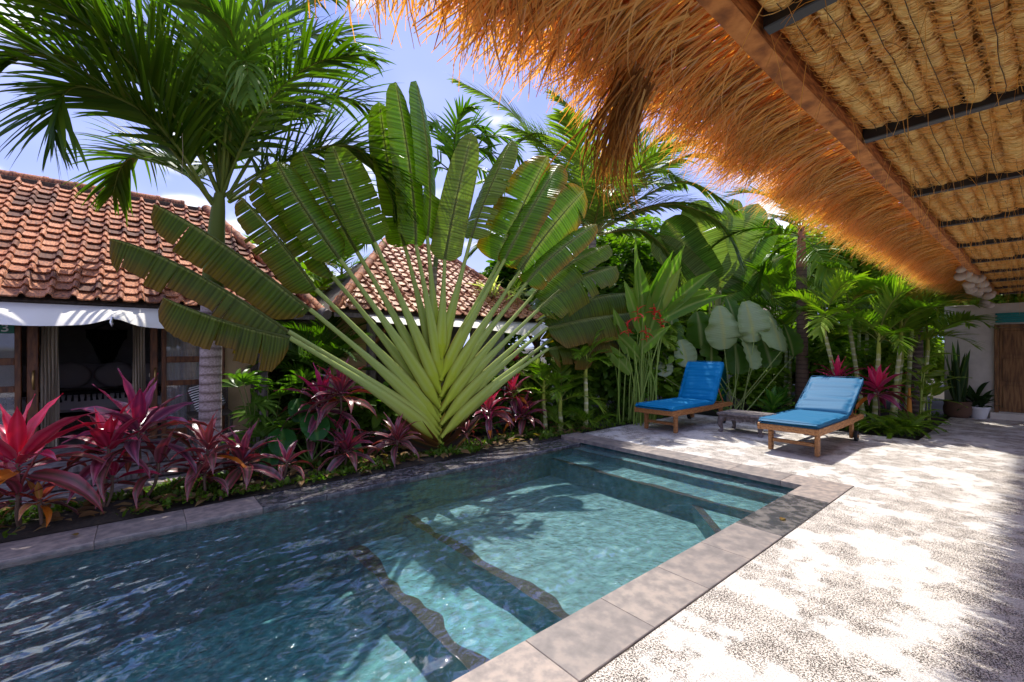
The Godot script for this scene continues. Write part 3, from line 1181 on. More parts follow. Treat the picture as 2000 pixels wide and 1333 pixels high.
	b.tube([Vector3(-0.27, 1.92, -7.20), Vector3(-0.28, 1.86, -7.19), Vector3(-0.27, 1.81, -7.19), Vector3(-0.26, 1.85, -7.18)], [0.012, 0.018, 0.014, 0.01], 8)
	b.ball(Vector3(-0.27, 1.91, -7.20), Vector3(0.018, 0.018, 0.018), 5)
	part("tie", b.mesh(), mats.chrome, aw)
	# room number plate
	var pl := thing("room_number_plate", "small green plate with white number 3 at the bungalow's left door", "sign")
	slab(pl, "plate", Vector3(-1.46, 1.735, -8.425), Vector3(-1.245, 1.90, -8.415), mats.plategreen, 0.003)
	var tm := TextMesh.new()
	tm.text = "3"
	tm.font_size = 64
	tm.pixel_size = 0.0020
	tm.depth = 0.004
	var sf := SystemFont.new()
	sf.font_names = PackedStringArray(["Droid Sans"])
	sf.font_weight = 700
	tm.font = sf
	part("digit", tm, mats.whitepaint, pl, Transform3D(Basis(), Vector3(-1.325, 1.80, -8.412)))
	# inside: bed, cushions, throw; a black fringed hanging on the back wall
	var bed := thing("bed", "bed with pale mattress and black tasselled throw inside the dark room", "bed")
	slab(bed, "mattress", Vector3(-1.6, 0.52, -11.6), Vector3(0.6, 0.80, -9.95), mats.linen, 0.05)
	slab(bed, "bed_base", Vector3(-1.58, 0.2, -11.6), Vector3(0.58, 0.46, -10.05), mats.darkwood, 0.02)
	slab(bed, "headboard", Vector3(-1.65, 0.5, -11.75), Vector3(0.65, 1.25, -11.65), mats.linen, 0.03)
	slab(bed, "throw", Vector3(-1.58, 0.801, -10.6), Vector3(0.58, 0.83, -9.93), mats.black, 0.012)
	for k in 30:
		b = MB.new()
		var x := -1.55 + k * 0.071
		b.tube([Vector3(x, 0.83, -9.935), Vector3(x + rnd(-0.01, 0.01), 0.77, -9.92), Vector3(x + rnd(-0.01, 0.01), 0.70 + rnd(-0.01, 0.02), -9.92)], [0.006, 0.012, 0.018], 5)
		part("tassel", b.mesh(), mats.black, bed)
	for k in 3:
		b = MB.new()
		b.ball(Vector3(-1.0 + k * 0.62, 1.05, -11.3), Vector3(0.30, 0.24, 0.14), 7)
		part("cushion", b.mesh(), mats.linen, bed)
	var hang := thing("macrame_hanging", "black macrame wall hanging on a rod inside the open bungalow", "wall hanging")
	b = MB.new()
	b.tube([Vector3(-0.86, 1.90, -12.24), Vector3(-0.22, 1.90, -12.24)], [0.014, 0.014], 8)
	part("rod", b.mesh(), mats.black, hang)
	b = MB.new()
	b.tube([Vector3(-0.75, 1.91, -12.24), Vector3(-0.54, 2.05, -12.26), Vector3(-0.33, 1.91, -12.24)], [0.006, 0.006, 0.006], 6)
	part("string", b.mesh(), mats.black, hang)
	b = MB.new()
	for k in 46:
		var f := k / 45.0
		var len := 0.30 + 0.48 * (1.0 - pow(absf(f - 0.5) * 2.0, 1.6)) + rnd(-0.03, 0.03)
		var x := lerpf(-0.84, -0.24, f)
		b.tube([Vector3(x, 1.90, -12.235), Vector3(x + rnd(-0.005, 0.005), 1.75, -12.23), Vector3(lerpf(x, -0.54, 0.18), 1.90 - len * 0.7, -12.23), Vector3(lerpf(x, -0.54, 0.32), 1.90 - len, -12.23)], [0.008, 0.009, 0.009, 0.004], 5)
	part("fringe", b.mesh(), mats.black, hang)
	# a small chair with striped cushion on the terrace, half hidden by the palm trunk
	var ch := thing("terrace_chair", "low terrace chair with black and white striped cushion behind the ringed palm trunk", "chair", Vector3(0.78, 0.2, -7.95))
	for l in [[-0.24, -0.24], [0.24, -0.24], [-0.24, 0.24], [0.24, 0.24]]:
		slab(ch, "leg", Vector3(l[0] - 0.02, 0, l[1] - 0.02), Vector3(l[0] + 0.02, 0.36 if l[1] > 0 else 0.8, l[1] + 0.02), mats.darkwood)
	slab(ch, "seat", Vector3(-0.27, 0.361, -0.27), Vector3(0.27, 0.40, 0.27), mats.darkwood)
	slab(ch, "backrest", Vector3(-0.22, 0.55, -0.255), Vector3(0.22, 0.8, -0.225), mats.darkwood)
	b = MB.new()
	b.box(Vector3(-0.2, -0.2, -0.045), Vector3(0.2, 0.2, 0.045), 0.035)
	part("cushion", b.mesh(false), mats.stripe, ch, Transform3D(Basis.from_euler(Vector3(-0.3, 0.2, 0.25)), Vector3(-0.02, 0.62, -0.13)))


func build_second_house() -> void:
	var h := thing("second_tiled_bungalow", "further bungalow behind the fan palm with pale orange hipped tile roof", "house")
	var x0 := 2.42
	var x1 := 7.1
	var eave := Vector3(0, 2.18, -7.4)
	var ridge := Vector3(0, 3.98, -9.75)
	var l := func(up: float) -> float: return lerpf(x0, 4.35, up)
	var r := func(up: float) -> float: return lerpf(x1, 5.6, up)
	var b := MB.new()
	var y := -0.03
	b.quad(Vector3(x0, eave.y + y, eave.z), Vector3(x1, eave.y + y, eave.z), Vector3(5.6, ridge.y + y, ridge.z), Vector3(4.35, ridge.y + y, ridge.z))
	b.quad(Vector3(x1, eave.y + y, eave.z), Vector3(x1, eave.y + y, -12.1), Vector3(5.6, ridge.y + y, ridge.z), Vector3(5.6, ridge.y + y, ridge.z))
	b.quad(Vector3(x0, eave.y + y, -12.1), Vector3(x0, eave.y + y, eave.z), Vector3(4.35, ridge.y + y, ridge.z), Vector3(4.35, ridge.y + y, ridge.z))
	b.quad(Vector3(x1, eave.y + y, -12.1), Vector3(x0, eave.y + y, -12.1), Vector3(4.35, ridge.y + y, ridge.z), Vector3(5.6, ridge.y + y, ridge.z))
	b.quad(Vector3(x0, eave.y - 0.035, -12.1), Vector3(x1, eave.y - 0.035, -12.1), Vector3(x1, eave.y - 0.035, eave.z), Vector3(x0, eave.y - 0.035, eave.z))
	var roof := part("roof", b.mesh(false), mats.underlay, h)
	lay_tiles(roof, x0, x1, eave, ridge, 0.205, 0.19, func(x, lo, _hi): return x - 0.06 > l.call(lo) and x + 0.06 < r.call(lo), 300, "glaretile")
	ridge_caps(roof, Vector3(4.35, 4.03, -9.75), Vector3(5.6, 4.03, -9.75), 0.085, 0.3)
	ridge_caps(roof, Vector3(x0 - 0.02, 2.20, -7.36), Vector3(4.35, 4.03, -9.75), 0.085, 0.27)
	ridge_caps(roof, Vector3(x1 + 0.02, 2.20, -7.36), Vector3(5.6, 4.03, -9.75), 0.085, 0.27)
	slab(h, "fascia_board", Vector3(x0, 2.06, -7.47), Vector3(x1, 2.145, -7.43), mats.oldpost)
	slab(h, "wall", Vector3(2.75, 0.1, -8.82), Vector3(3.45, 2.3, -8.7), mats.ochre)
	slab(h, "wall", Vector3(3.45, 0.1, -9.6), Vector3(6.2, 2.3, -9.5), mats.greywall)
	slab(h, "wall", Vector3(6.2, 0.1, -8.82), Vector3(7.0, 2.3, -8.7), mats.paleplaster)
	slab(h, "wall", Vector3(2.75, 0.1, -12), Vector3(2.86, 2.3, -8.822), mats.greywall)
	slab(h, "floor", Vector3(2.6, -0.06, -9.5), Vector3(7.0, 0.098, -7.3), mats.stepboard)
	for x in [3.03, 5.2, 7.0]:
		slab(h, "post", Vector3(x, -0.05, -7.62), Vector3(x + 0.12, 2.12, -7.51), mats.oldpost, 0.012)
	b = MB.new()
	b.tube([Vector3(3.12, 1.62, -7.56), Vector3(3.55, 2.10, -7.56)], [0.045, 0.045], 6)
	part("brace", b.mesh(), mats.doorwood, h)
	b = MB.new()
	b.tube([Vector3(7.0, 1.62, -7.56), Vector3(6.6, 2.10, -7.56)], [0.045, 0.045], 6)
	part("brace", b.mesh(), mats.doorwood, h)
	slab(h, "door_frame", Vector3(5.3, 0.1, -9.495), Vector3(5.42, 2.1, -9.43), mats.darkwood)
	slab(h, "door_frame", Vector3(4.0, 0.1, -9.495), Vector3(4.12, 2.1, -9.43), mats.darkwood)
	slab(h, "door_panel", Vector3(4.122, 0.1, -9.494), Vector3(5.298, 2.1, -9.46), mats.darkwood)
	var aw := thing("cloth_awning", "white cloth awning strung below the further bungalow's eave behind the fan palm", "awning")
	var rows := []
	for k in 8:
		var row := []
		for q in 90:
			var x := lerpf(2.95, 6.95, q / 89.0)
			var f := k / 7.0
			var drop := 0.14 + 0.14 * smoothstep(3.2, 6.4, x) - 0.16 * smoothstep(6.45, 6.95, x) + 0.03 * sin(x * 2.2)
			row.push_back(Vector3(x, 2.12 - drop * f, -7.42 + 0.04 * sin(f * PI) + 0.42 * f + 0.012 * sin(x * 15.0) * f))
		rows.push_back(row)
	b = MB.new()
	b.grid(rows)
	part("cloth", b.mesh(), mats.cloth, aw)


# a reclining lounger: x runs from foot to head, z across, origin on the deck at the foot end's middle
func make_lounger(at: Vector3, label: String, angle: float, cush: Material, wood: Material, hinge: float, backlen: float, seed_: int) -> void:
	var t := thing("sun_lounger", label, "sun lounger", at, 0.0, "blue cushioned loungers on the deck")
	var w := 0.40
	var L := 2.35
	for s in [-1, 1]:
		var b := MB.new()
		var ring := func(x: float, y0: float, y1: float) -> Array:
			var zi: float = s * (w - 0.045)
			var zo: float = s * w
			return [Vector3(x, y0, minf(zi, zo)), Vector3(x, y0, maxf(zi, zo)), Vector3(x, y1, maxf(zi, zo)), Vector3(x, y1, minf(zi, zo))]
		var rows := []
		for r in [[0.0, 0.335, 0.415], [0.04, 0.325, 0.425], [1.3, 0.325, 0.425], [L - 0.1, 0.345, 0.425], [L, 0.355, 0.40]]:
			rows.push_back(ring.call(r[0], r[1], r[2]))
		for r in rows:
			r.reverse()
		b.grid(rows, true)
		b.quad(rows[0][3], rows[0][2], rows[0][1], rows[0][0])
		b.quad(rows[4][0], rows[4][1], rows[4][2], rows[4][3])
		part("side_rail", b.mesh(false), wood, t)
		for x in [0.26, 2.0]:
			b = MB.new()
			b.box(Vector3(x - 0.045, 0.0 if x < 1 else 0.04, s * (w - 0.095) - 0.026), Vector3(x + 0.045, 0.324, s * (w - 0.095) + 0.026), 0.008)
			b.box(Vector3(x - 0.07, 0.25, s * (w - 0.095) - 0.022), Vector3(x + 0.07, 0.323, s * (w - 0.095) + 0.022), 0.02)
			part("leg", b.mesh(false), wood, t)
		b = MB.new()
		b.tube([Vector3(2.0, 0.085, s * (w - 0.05)), Vector3(2.0, 0.085, s * (w - 0.01))], [0.085, 0.085], 20)
		var wh := part("wheel", b.mesh(false), mats.rubber, t)
		b = MB.new()
		b.tube([Vector3(2.0, 0.085, s * (w - 0.06)), Vector3(2.0, 0.085, s * (w - 0.004))], [0.03, 0.03], 12)
		part("hub", b.mesh(false), wood, wh)
	for x in [[0.0, 0.045, 0.335, 0.42], [2.2, 2.245, 0.35, 0.41]]:
		slab(t, "end_rail", Vector3(x[0], x[2], -w + 0.046), Vector3(x[1], x[3], w - 0.046), wood, 0.006)
	slab(t, "stretcher", Vector3(0.235, 0.13, -w + 0.122), Vector3(0.285, 0.18, w - 0.122), wood, 0.006)
	for k in 8:
		var x := 0.10 + k * 0.19
		slab(t, "slat", Vector3(x, 0.398, -w + 0.046), Vector3(x + 0.08, 0.418, w - 0.046), wood, 0.003)
	# back frame
	var back := Transform3D(Basis(Vector3(0, 0, 1), angle), Vector3(hinge, 0.425, 0))
	var b2 := MB.new()
	for z in [-w + 0.075, w - 0.075]:
		b2.box(Vector3(0, -0.035, z - 0.022), Vector3(backlen, 0.0, z + 0.022), 0.004, back)
	for k in 5:
		b2.box(Vector3(0.08 + k * 0.18, -0.022, -w + 0.1), Vector3(0.16 + k * 0.18, -0.002, w - 0.1), 0.003, back)
	part("back_frame", b2.mesh(false), wood, t)
	b2 = MB.new()
	for z in [-w + 0.14, w - 0.14]:
		b2.tube([back * Vector3(backlen * 0.6, -0.03, z), Vector3(hinge + backlen * 0.75, 0.37, z)], [0.018, 0.018], 6)
	part("prop", b2.mesh(), wood, t)
	# cushion in two pads
	var n := noise(seed_, 2.4, 3)
	for k in 2:
		b2 = MB.new()
		var l: float = (hinge + 0.03) if k == 0 else backlen + 0.02
		var xf := Transform3D(Basis(), Vector3(-0.02, 0.425, 0)) if k == 0 else back * Transform3D(Basis(), Vector3(0.025, 0.006, 0))
		var hw := w - 0.012
		var rows := []
		var nx := 44
		for r in nx + 1:
			var f := float(r) / nx
			var e := pow(sin(clampf(minf(f, 1.0 - f) * 14.0, 0.0, 1.0) * PI / 2), 0.6)
			var ring := []
			var th := 0.078
			for q in 40:
				var an := TAU * q / 40
				var cz := signf(cos(an)) * pow(absf(cos(an)), 0.22)
				var cy := signf(sin(an)) * pow(absf(sin(an)), 0.35)
				var p := Vector3(f * l, th * (0.5 + 0.5 * cy * e), cz * hw * (0.985 + 0.015 * e))
				if cy > 0.3:
					p.y += 0.018 * n.get_noise_2d(p.x * 1.3 + k * 5.0, p.z * 2.0) + 0.012 * n.get_noise_2d(p.x * 6.0 + k, p.z * 1.2) - 0.012 * exp(-pow(absf(p.z) - hw * 0.9, 2.0) * 900.0)
				ring.push_back(xf * p)
			rows.push_back(ring)
		b2.grid(rows, true)
		var a: Array = rows[0].duplicate()
		for e in [0, nx]:
			var kk := b2.add((rows[e][0] + rows[e][20]) / 2)
			for q in 40:
				b2.add(rows[e][q])
			for q in 40:
				if e == 0:
					b2.tri(kk, kk + 1 + (q + 1) % 40, kk + 1 + q)
				else:
					b2.tri(kk, kk + 1 + q, kk + 1 + (q + 1) % 40)
		var pad := part("seat_cushion" if k == 0 else "back_cushion", b2.mesh(), cush, t)
		b2 = MB.new()
		for yy in [0.008, 0.07]:
			var pts := []
			for q in 41:
				var an := TAU * q / 40.0 + 0.01
				pts.push_back(xf * Vector3(l / 2 + signf(cos(an)) * pow(absf(cos(an)), 0.12) * (l / 2 + 0.001), yy, signf(sin(an)) * pow(absf(sin(an)), 0.12) * (hw + 0.001)))
			var rr := []
			for q in 41:
				rr.push_back(0.0045)
			b2.tube(pts, rr, 5, false)
		part("piping", b2.mesh(), cush, pad)


func build_loungers() -> void:
	make_lounger(Vector3(7.22, 0, -4.63), "lounger with upright deep blue backrest by the heliconias, left of the low table", deg_to_rad(63), mats.blue_deep, mats.teak, 1.60, 0.86, 5)
	make_lounger(Vector3(7.16, 0, -2.40), "lounger with low sunlit light blue backrest, right of the low table", deg_to_rad(31), mats.blue_light, mats.teak_light, 1.52, 1.02, 6)
	# low carved table between them
	var t := thing("low_table", "low weathered carved wooden table with curved legs between the two loungers", "table", Vector3(8.52, 0, -3.52))
	slab(t, "tabletop", Vector3(-0.33, 0.315, -0.40), Vector3(0.33, 0.36, 0.40), mats.greywood, 0.012)
	slab(t, "moulding", Vector3(-0.305, 0.285, -0.375), Vector3(0.305, 0.3145, 0.375), mats.greywood, 0.01)
	for s in [-1, 1]:
		for q in [[Vector3(s * 0.27, 0, -0.25), Vector3(s * 0.295, 0, 0.25)], [Vector3(-0.18, 0, s * 0.34), Vector3(0.18, 0, s * 0.365)]]:
			# scalloped apron
			var b := MB.new()
			var along: Vector3 = q[1] - q[0]
			var rows := []
			for k in 13:
				var f := k / 12.0
				var p: Vector3 = q[0] + Vector3(along.x * (f if s * 0 + absf(along.x) > 0.1 else 0.0), 0, along.z * (f if absf(along.z) > 0.1 else 0.0))
				var th := Vector3(0.022, 0, 0) if absf(along.z) > absf(along.x) else Vector3(0, 0, 0.022)
				var y := 0.205 + 0.03 * absf(sin(f * PI * 2.0)) * (1.0 if k > 0 and k < 12 else 0.0)
				rows.push_back([p + Vector3(0, y, 0), p + th + Vector3(0, y, 0), p + th + Vector3(0, 0.2845, 0), p + Vector3(0, 0.2845, 0)])
			b.grid(rows, true)
			part("apron", b.mesh(false), mats.greywood, t)
		for z in [-1, 1]:
			var b := MB.new()
			var d := Vector3(s, 0, z) * 0.7071
			var c := Vector3(s * 0.25, 0, z * 0.32)
			b.tube([c + Vector3(0, 0.284, 0), c + d * 0.035 + Vector3(0, 0.22, 0), c + d * 0.045 + Vector3(0, 0.15, 0), c + d * 0.02 + Vector3(0, 0.08, 0), c + d * 0.012 + Vector3(0, 0.045, 0), c + d * 0.045 + Vector3(0, 0.015, 0), c + d * 0.055], [0.062, 0.058, 0.045, 0.032, 0.03, 0.038, 0.03], 10)
			part("leg", b.mesh(), mats.greywood, t)


const FAN := [
	[Vector3(1.34, 1.67, -5.70), Vector3(0.70, 1.84, -5.70), Vector3(0.17, 2.06, -5.70), 0.28, 70],
	[Vector3(1.37, 1.75, -5.90), Vector3(0.41, 2.38, -5.90), Vector3(-0.24, 2.63, -5.90), 0.25, 62],
	[Vector3(1.63, 2.04, -5.95), Vector3(0.73, 2.71, -5.95), Vector3(0.10, 3.05, -5.95), 0.29, 50],
	[Vector3(1.74, 2.31, -6.07), Vector3(1.31, 2.88, -6.07), Vector3(0.90, 3.33, -6.07), 0.24, 40],
	[Vector3(2.01, 2.53, -6.25), Vector3(1.44, 3.26, -6.25), Vector3(1.06, 3.63, -6.25), 0.26, 35],
	[Vector3(1.99, 2.71, -5.90), Vector3(1.53, 3.32, -5.90), Vector3(1.24, 3.79, -5.90), 0.28, 12],
	[Vector3(2.29, 2.88, -6.10), Vector3(1.93, 3.46, -6.10), Vector3(1.58, 4.07, -6.10), 0.31, 15],
	[Vector3(2.46, 3.00, -5.90), Vector3(2.21, 3.47, -5.90), Vector3(1.90, 4.16, -5.90), 0.27, 10],
	[Vector3(3.03, 3.08, -6.15), Vector3(2.85, 3.77, -6.15), Vector3(2.63, 5.09, -6.15), 0.27, 8],
	[Vector3(3.11, 3.07, -5.95), Vector3(3.03, 4.06, -5.95), Vector3(2.79, 5.35, -5.95), 0.30, 14],
	[Vector3(3.38, 3.27, -6.10), Vector3(3.41, 4.39, -6.10), Vector3(3.19, 5.59, -6.10), 0.36, 30],
	[Vector3(3.60, 2.91, -5.95), Vector3(3.78, 3.76, -5.95), Vector3(4.11, 5.04, -5.95), 0.24, 25],
	[Vector3(4.02, 3.29, -5.85), Vector3(4.35, 4.08, -5.85), Vector3(4.87, 5.11, -5.85), 0.25, 66],
	[Vector3(4.74, 3.04, -6.05), Vector3(5.16, 3.89, -6.05), Vector3(5.92, 5.19, -6.05), 0.44, 25],
	[Vector3(4.71, 3.04, -5.85), Vector3(5.34, 4.05, -5.85), Vector3(6.03, 5.01, -5.85), 0.33, 50],
	[Vector3(5.18, 2.92, -6.00), Vector3(5.97, 3.83, -6.00), Vector3(6.91, 4.75, -6.00), 0.45, 18],
	[Vector3(5.20, 2.69, -5.85), Vector3(5.92, 3.31, -5.85), Vector3(7.10, 4.07, -5.85), 0.30, 50],
	[Vector3(5.53, 2.51, -6.05), Vector3(6.41, 3.16, -6.05), Vector3(7.77, 3.78, -6.05), 0.40, 58],
	[Vector3(5.49, 2.24, -5.85), Vector3(6.41, 2.83, -5.85), Vector3(7.77, 3.29, -5.85), 0.42, 62],
	[Vector3(5.81, 2.08, -6.05), Vector3(7.02, 2.54, -6.05), Vector3(8.63, 2.81, -6.05), 0.42, 68],
	[Vector3(5.70, 1.91, -5.85), Vector3(6.90, 2.14, -5.85), Vector3(8.38, 2.34, -5.85), 0.41, 70],
	[Vector3(5.97, 1.72, -6.00), Vector3(7.04, 1.93, -6.00), Vector3(8.44, 1.87, -6.00), 0.40, 72],
	[Vector3(5.68, 1.53, -5.80), Vector3(6.24, 1.57, -5.80), Vector3(6.96, 1.43, -5.80), 0.29, 74],
]
const NEAR_PALM := [
	[Vector3(0.69, 3.35, -6.70), Vector3(0.25, 3.93, -6.60), Vector3(-0.15, 4.25, -6.50), Vector3(-0.51, 4.44, -6.40), Vector3(-0.82, 4.40, -6.30), Vector3(-1.05, 4.11, -6.20)],
	[Vector3(0.71, 3.32, -6.70), Vector3(0.37, 3.83, -6.50), Vector3(0.06, 4.10, -6.30), Vector3(-0.24, 4.13, -6.10), Vector3(-0.48, 4.08, -6.00), Vector3(-0.60, 3.82, -5.90), Vector3(-0.63, 3.46, -5.85)],
	[Vector3(0.78, 3.50, -6.70), Vector3(0.78, 4.19, -6.30), Vector3(0.83, 4.58, -5.90), Vector3(0.86, 4.63, -5.50), Vector3(0.84, 4.10, -5.20)],
	[Vector3(0.85, 3.45, -6.70), Vector3(1.37, 3.95, -6.50), Vector3(1.96, 4.31, -6.30), Vector3(2.39, 4.33, -6.20), Vector3(2.76, 3.85, -6.10), Vector3(2.86, 3.42, -6.10)],
	[Vector3(0.85, 3.48, -6.70), Vector3(1.31, 4.44, -6.80), Vector3(1.86, 5.09, -6.90), Vector3(2.34, 5.38, -6.90), Vector3(2.80, 5.32, -6.90), Vector3(3.05, 4.69, -6.80)],
	[Vector3(0.82, 3.57, -6.70), Vector3(1.20, 5.04, -6.90), Vector3(1.61, 5.86, -7.00), Vector3(2.06, 6.32, -7.10), Vector3(2.54, 6.39, -7.10), Vector3(2.96, 6.30, -7.10)],
	[Vector3(0.77, 3.56, -6.70), Vector3(0.52, 4.79, -6.90), Vector3(0.12, 5.44, -7.00), Vector3(-0.35, 5.61, -7.10), Vector3(-0.81, 5.52, -7.10)],
	[Vector3(0.78, 3.56, -6.70), Vector3(0.70, 4.91, -6.60), Vector3(0.62, 5.76, -6.50), Vector3(0.48, 6.30, -6.40)],
	[Vector3(0.80, 3.57, -6.70), Vector3(1.02, 5.12, -6.50), Vector3(1.24, 5.96, -6.30), Vector3(1.46, 6.53, -6.10)],
	[Vector3(0.74, 3.52, -6.70), Vector3(0.31, 4.32, -6.40), Vector3(-0.08, 4.72, -6.10), Vector3(-0.47, 4.83, -5.90), Vector3(-0.74, 4.74, -5.70)],
	[Vector3(0.86, 3.42, -6.70), Vector3(1.59, 4.07, -7.20), Vector3(2.29, 4.36, -7.60), Vector3(2.96, 4.09, -7.80), Vector3(3.14, 3.48, -7.80)],
	[Vector3(0.74, 3.36, -6.70), Vector3(0.38, 3.91, -7.30), Vector3(0.08, 4.19, -7.80), Vector3(-0.19, 4.11, -8.20), Vector3(-0.31, 3.71, -8.40)],
	[Vector3(0.80, 3.55, -6.70), Vector3(1.05, 4.86, -7.10), Vector3(1.31, 6.03, -7.50), Vector3(2.00, 7.09, -7.70), Vector3(2.86, 7.76, -7.80)],
	[Vector3(0.80, 3.55, -6.70), Vector3(0.84, 4.48, -6.20), Vector3(0.74, 4.95, -5.60), Vector3(0.20, 4.91, -5.20)],
]
const CORDYLINES := [
	[Vector3(-0.80, 0.54, -5.75), 0.60, "a"],
	[Vector3(-0.29, 0.56, -5.85), 0.46, "a"],
	[Vector3(-0.00, 0.68, -5.95), 0.60, "b"],
	[Vector3(0.53, 0.44, -5.85), 0.42, "c"],
	[Vector3(0.87, 0.21, -5.85), 0.46, "d"],
	[Vector3(1.29, 0.04, -5.75), 0.30, "d"],
	[Vector3(1.93, 0.77, -6.45), 0.52, "e"],
	[Vector3(2.12, 0.92, -6.20), 0.48, "d"],
	[Vector3(2.03, 0.15, -5.85), 0.42, "d"],
	[Vector3(2.72, 0.23, -5.80), 0.40, "f"],
	[Vector3(4.01, 0.16, -5.90), 0.30, "f"],
	[Vector3(4.68, 0.44, -6.15), 0.46, "e"],
	[Vector3(5.38, 0.29, -6.10), 0.44, "d"],
	[Vector3(5.87, 1.18, -7.00), 0.42, "b"],
	[Vector3(-0.66, 0.02, -5.65), 0.26, "g"],
	[Vector3(0.50, 0.12, -5.70), 0.34, "c"],
	[Vector3(5.33, 0.69, -6.40), 0.40, "e"],
]
const HELI := [
	[Vector3(8.07, 1.98, -5.38), Vector3(7.89, 3.45, -5.40), 0.18],
	[Vector3(8.15, 1.98, -5.31), Vector3(8.63, 3.69, -4.78), 0.21],
	[Vector3(8.10, 2.28, -5.36), Vector3(8.45, 3.58, -4.93), 0.19],
	[Vector3(8.30, 2.32, -5.19), Vector3(8.58, 3.24, -4.82), 0.14],
	[Vector3(8.05, 2.36, -5.40), Vector3(8.21, 2.95, -5.14), 0.16],
	[Vector3(8.41, 2.28, -5.10), Vector3(9.15, 3.18, -4.35), 0.15],
	[Vector3(8.46, 2.28, -5.05), Vector3(9.12, 2.73, -4.38), 0.16],
	[Vector3(8.33, 2.11, -5.16), Vector3(9.33, 2.64, -4.20), 0.14],
	[Vector3(8.02, 1.87, -5.42), Vector3(7.66, 2.98, -5.60), 0.18],
	[Vector3(7.97, 1.44, -5.46), Vector3(8.42, 2.02, -4.96), 0.14],
	[Vector3(8.02, 1.28, -5.42), Vector3(7.40, 1.97, -5.81), 0.15],
	[Vector3(7.86, 1.02, -5.56), Vector3(7.22, 1.68, -5.96), 0.15],
	[Vector3(8.14, 1.76, -5.33), Vector3(8.28, 2.66, -5.07), 0.15],
	[Vector3(7.99, 2.41, -5.45), Vector3(7.84, 3.93, -5.45), 0.13],
	[Vector3(7.81, 1.44, -5.60), Vector3(7.48, 2.40, -5.74), 0.16],
]
const HELI_FLOWERS := [
	[Vector3(7.80, 2.20, -5.35)],
	[Vector3(8.15, 2.09, -5.05)],
	[Vector3(7.64, 1.92, -5.48)],
	[Vector3(7.93, 1.81, -5.24)],
	[Vector3(8.06, 2.26, -5.13)],
]
const BANANA := [
	[Vector3(13.38, 3.64, -6.42), Vector3(12.81, 5.97, -6.90), 0.51],
	[Vector3(13.41, 3.60, -6.40), Vector3(13.79, 6.08, -6.09), 0.40],
	[Vector3(13.46, 3.41, -6.36), Vector3(14.39, 5.93, -5.59), 0.53],
	[Vector3(13.50, 3.29, -6.32), Vector3(14.74, 5.46, -5.29), 0.51],
	[Vector3(13.55, 2.92, -6.28), Vector3(14.98, 4.37, -5.09), 0.47],
	[Vector3(13.23, 3.41, -6.55), Vector3(12.22, 5.43, -7.40), 0.53],
	[Vector3(13.71, 2.76, -6.16), Vector3(15.34, 3.78, -4.80), 0.40],
	[Vector3(13.88, 2.64, -6.01), Vector3(15.61, 4.11, -4.57), 0.37],
	[Vector3(13.29, 3.18, -6.50), Vector3(11.92, 4.81, -7.64), 0.43],
]
const CALATHEA := [
	[Vector3(10.44, 2.03, -4.84), 0.41, 1],
	[Vector3(10.94, 2.17, -4.42), 0.38, 1],
	[Vector3(11.39, 1.97, -4.05), 0.43, 1],
	[Vector3(10.90, 1.48, -4.46), 0.36, 1],
	[Vector3(11.68, 1.43, -4.33), 0.29, 0],
	[Vector3(10.42, 1.98, -5.38), 0.36, 0],
	[Vector3(9.89, 1.98, -5.82), 0.33, 0],
	[Vector3(9.76, 1.43, -5.41), 0.26, 1],
	[Vector3(9.37, 1.17, -5.73), 0.24, 1],
	[Vector3(12.09, 1.74, -3.99), 0.31, 0],
	[Vector3(11.11, 1.30, -4.81), 0.31, 0],
	[Vector3(9.77, 1.43, -5.92), 0.31, 0],
	[Vector3(10.63, 1.43, -5.20), 0.29, 0],
	[Vector3(11.01, 2.42, -4.88), 0.31, 0],
	[Vector3(9.58, 0.81, -6.08), 0.19, 0],
]
const COCO := [
	[Vector3(10.31, 5.04, -8.59), Vector3(9.62, 6.84, -9.60), Vector3(8.87, 8.88, -10.66), Vector3(7.68, 10.12, -12.08)],
	[Vector3(10.37, 5.12, -8.54), Vector3(11.03, 6.77, -8.21), Vector3(11.47, 7.62, -8.06), Vector3(11.49, 8.32, -8.26)],
	[Vector3(10.37, 5.04, -8.54), Vector3(10.31, 6.86, -8.59), Vector3(9.96, 8.38, -8.88), Vector3(9.38, 9.14, -9.37)],
	[Vector3(10.40, 4.96, -8.51), Vector3(11.10, 5.82, -7.72), Vector3(12.10, 6.36, -6.67), Vector3(13.06, 5.49, -5.65)],
	[Vector3(10.40, 5.04, -8.51), Vector3(11.19, 6.43, -7.43), Vector3(12.00, 7.02, -6.31), Vector3(12.76, 6.46, -5.25)],
	[Vector3(10.31, 4.96, -8.59), Vector3(9.73, 5.91, -9.50), Vector3(8.99, 6.17, -10.55), Vector3(8.58, 5.47, -11.33)],
	[Vector3(10.37, 5.07, -8.54), Vector3(10.80, 7.39, -8.40), Vector3(11.77, 8.86, -7.81), Vector3(12.88, 9.27, -7.10)],
	[Vector3(10.40, 4.89, -8.51), Vector3(11.36, 5.04, -7.72), Vector3(12.06, 4.28, -7.14), Vector3(12.29, 3.37, -6.94)],
	[Vector3(10.31, 5.04, -8.59), Vector3(9.72, 7.09, -8.87), Vector3(8.80, 7.76, -9.42), Vector3(8.01, 7.10, -9.85)],
	[Vector3(10.40, 5.01, -8.51), Vector3(11.53, 5.69, -7.14), Vector3(12.45, 5.15, -5.95), Vector3(12.66, 3.79, -5.34)],
	[Vector3(10.38, 5.04, -8.53), Vector3(11.41, 6.53, -8.11), Vector3(12.42, 7.13, -7.70), Vector3(13.35, 6.77, -7.36)],
	[Vector3(10.29, 4.89, -8.61), Vector3(9.61, 5.08, -9.39), Vector3(9.14, 4.35, -10.00), Vector3(9.01, 3.44, -10.33)],
]
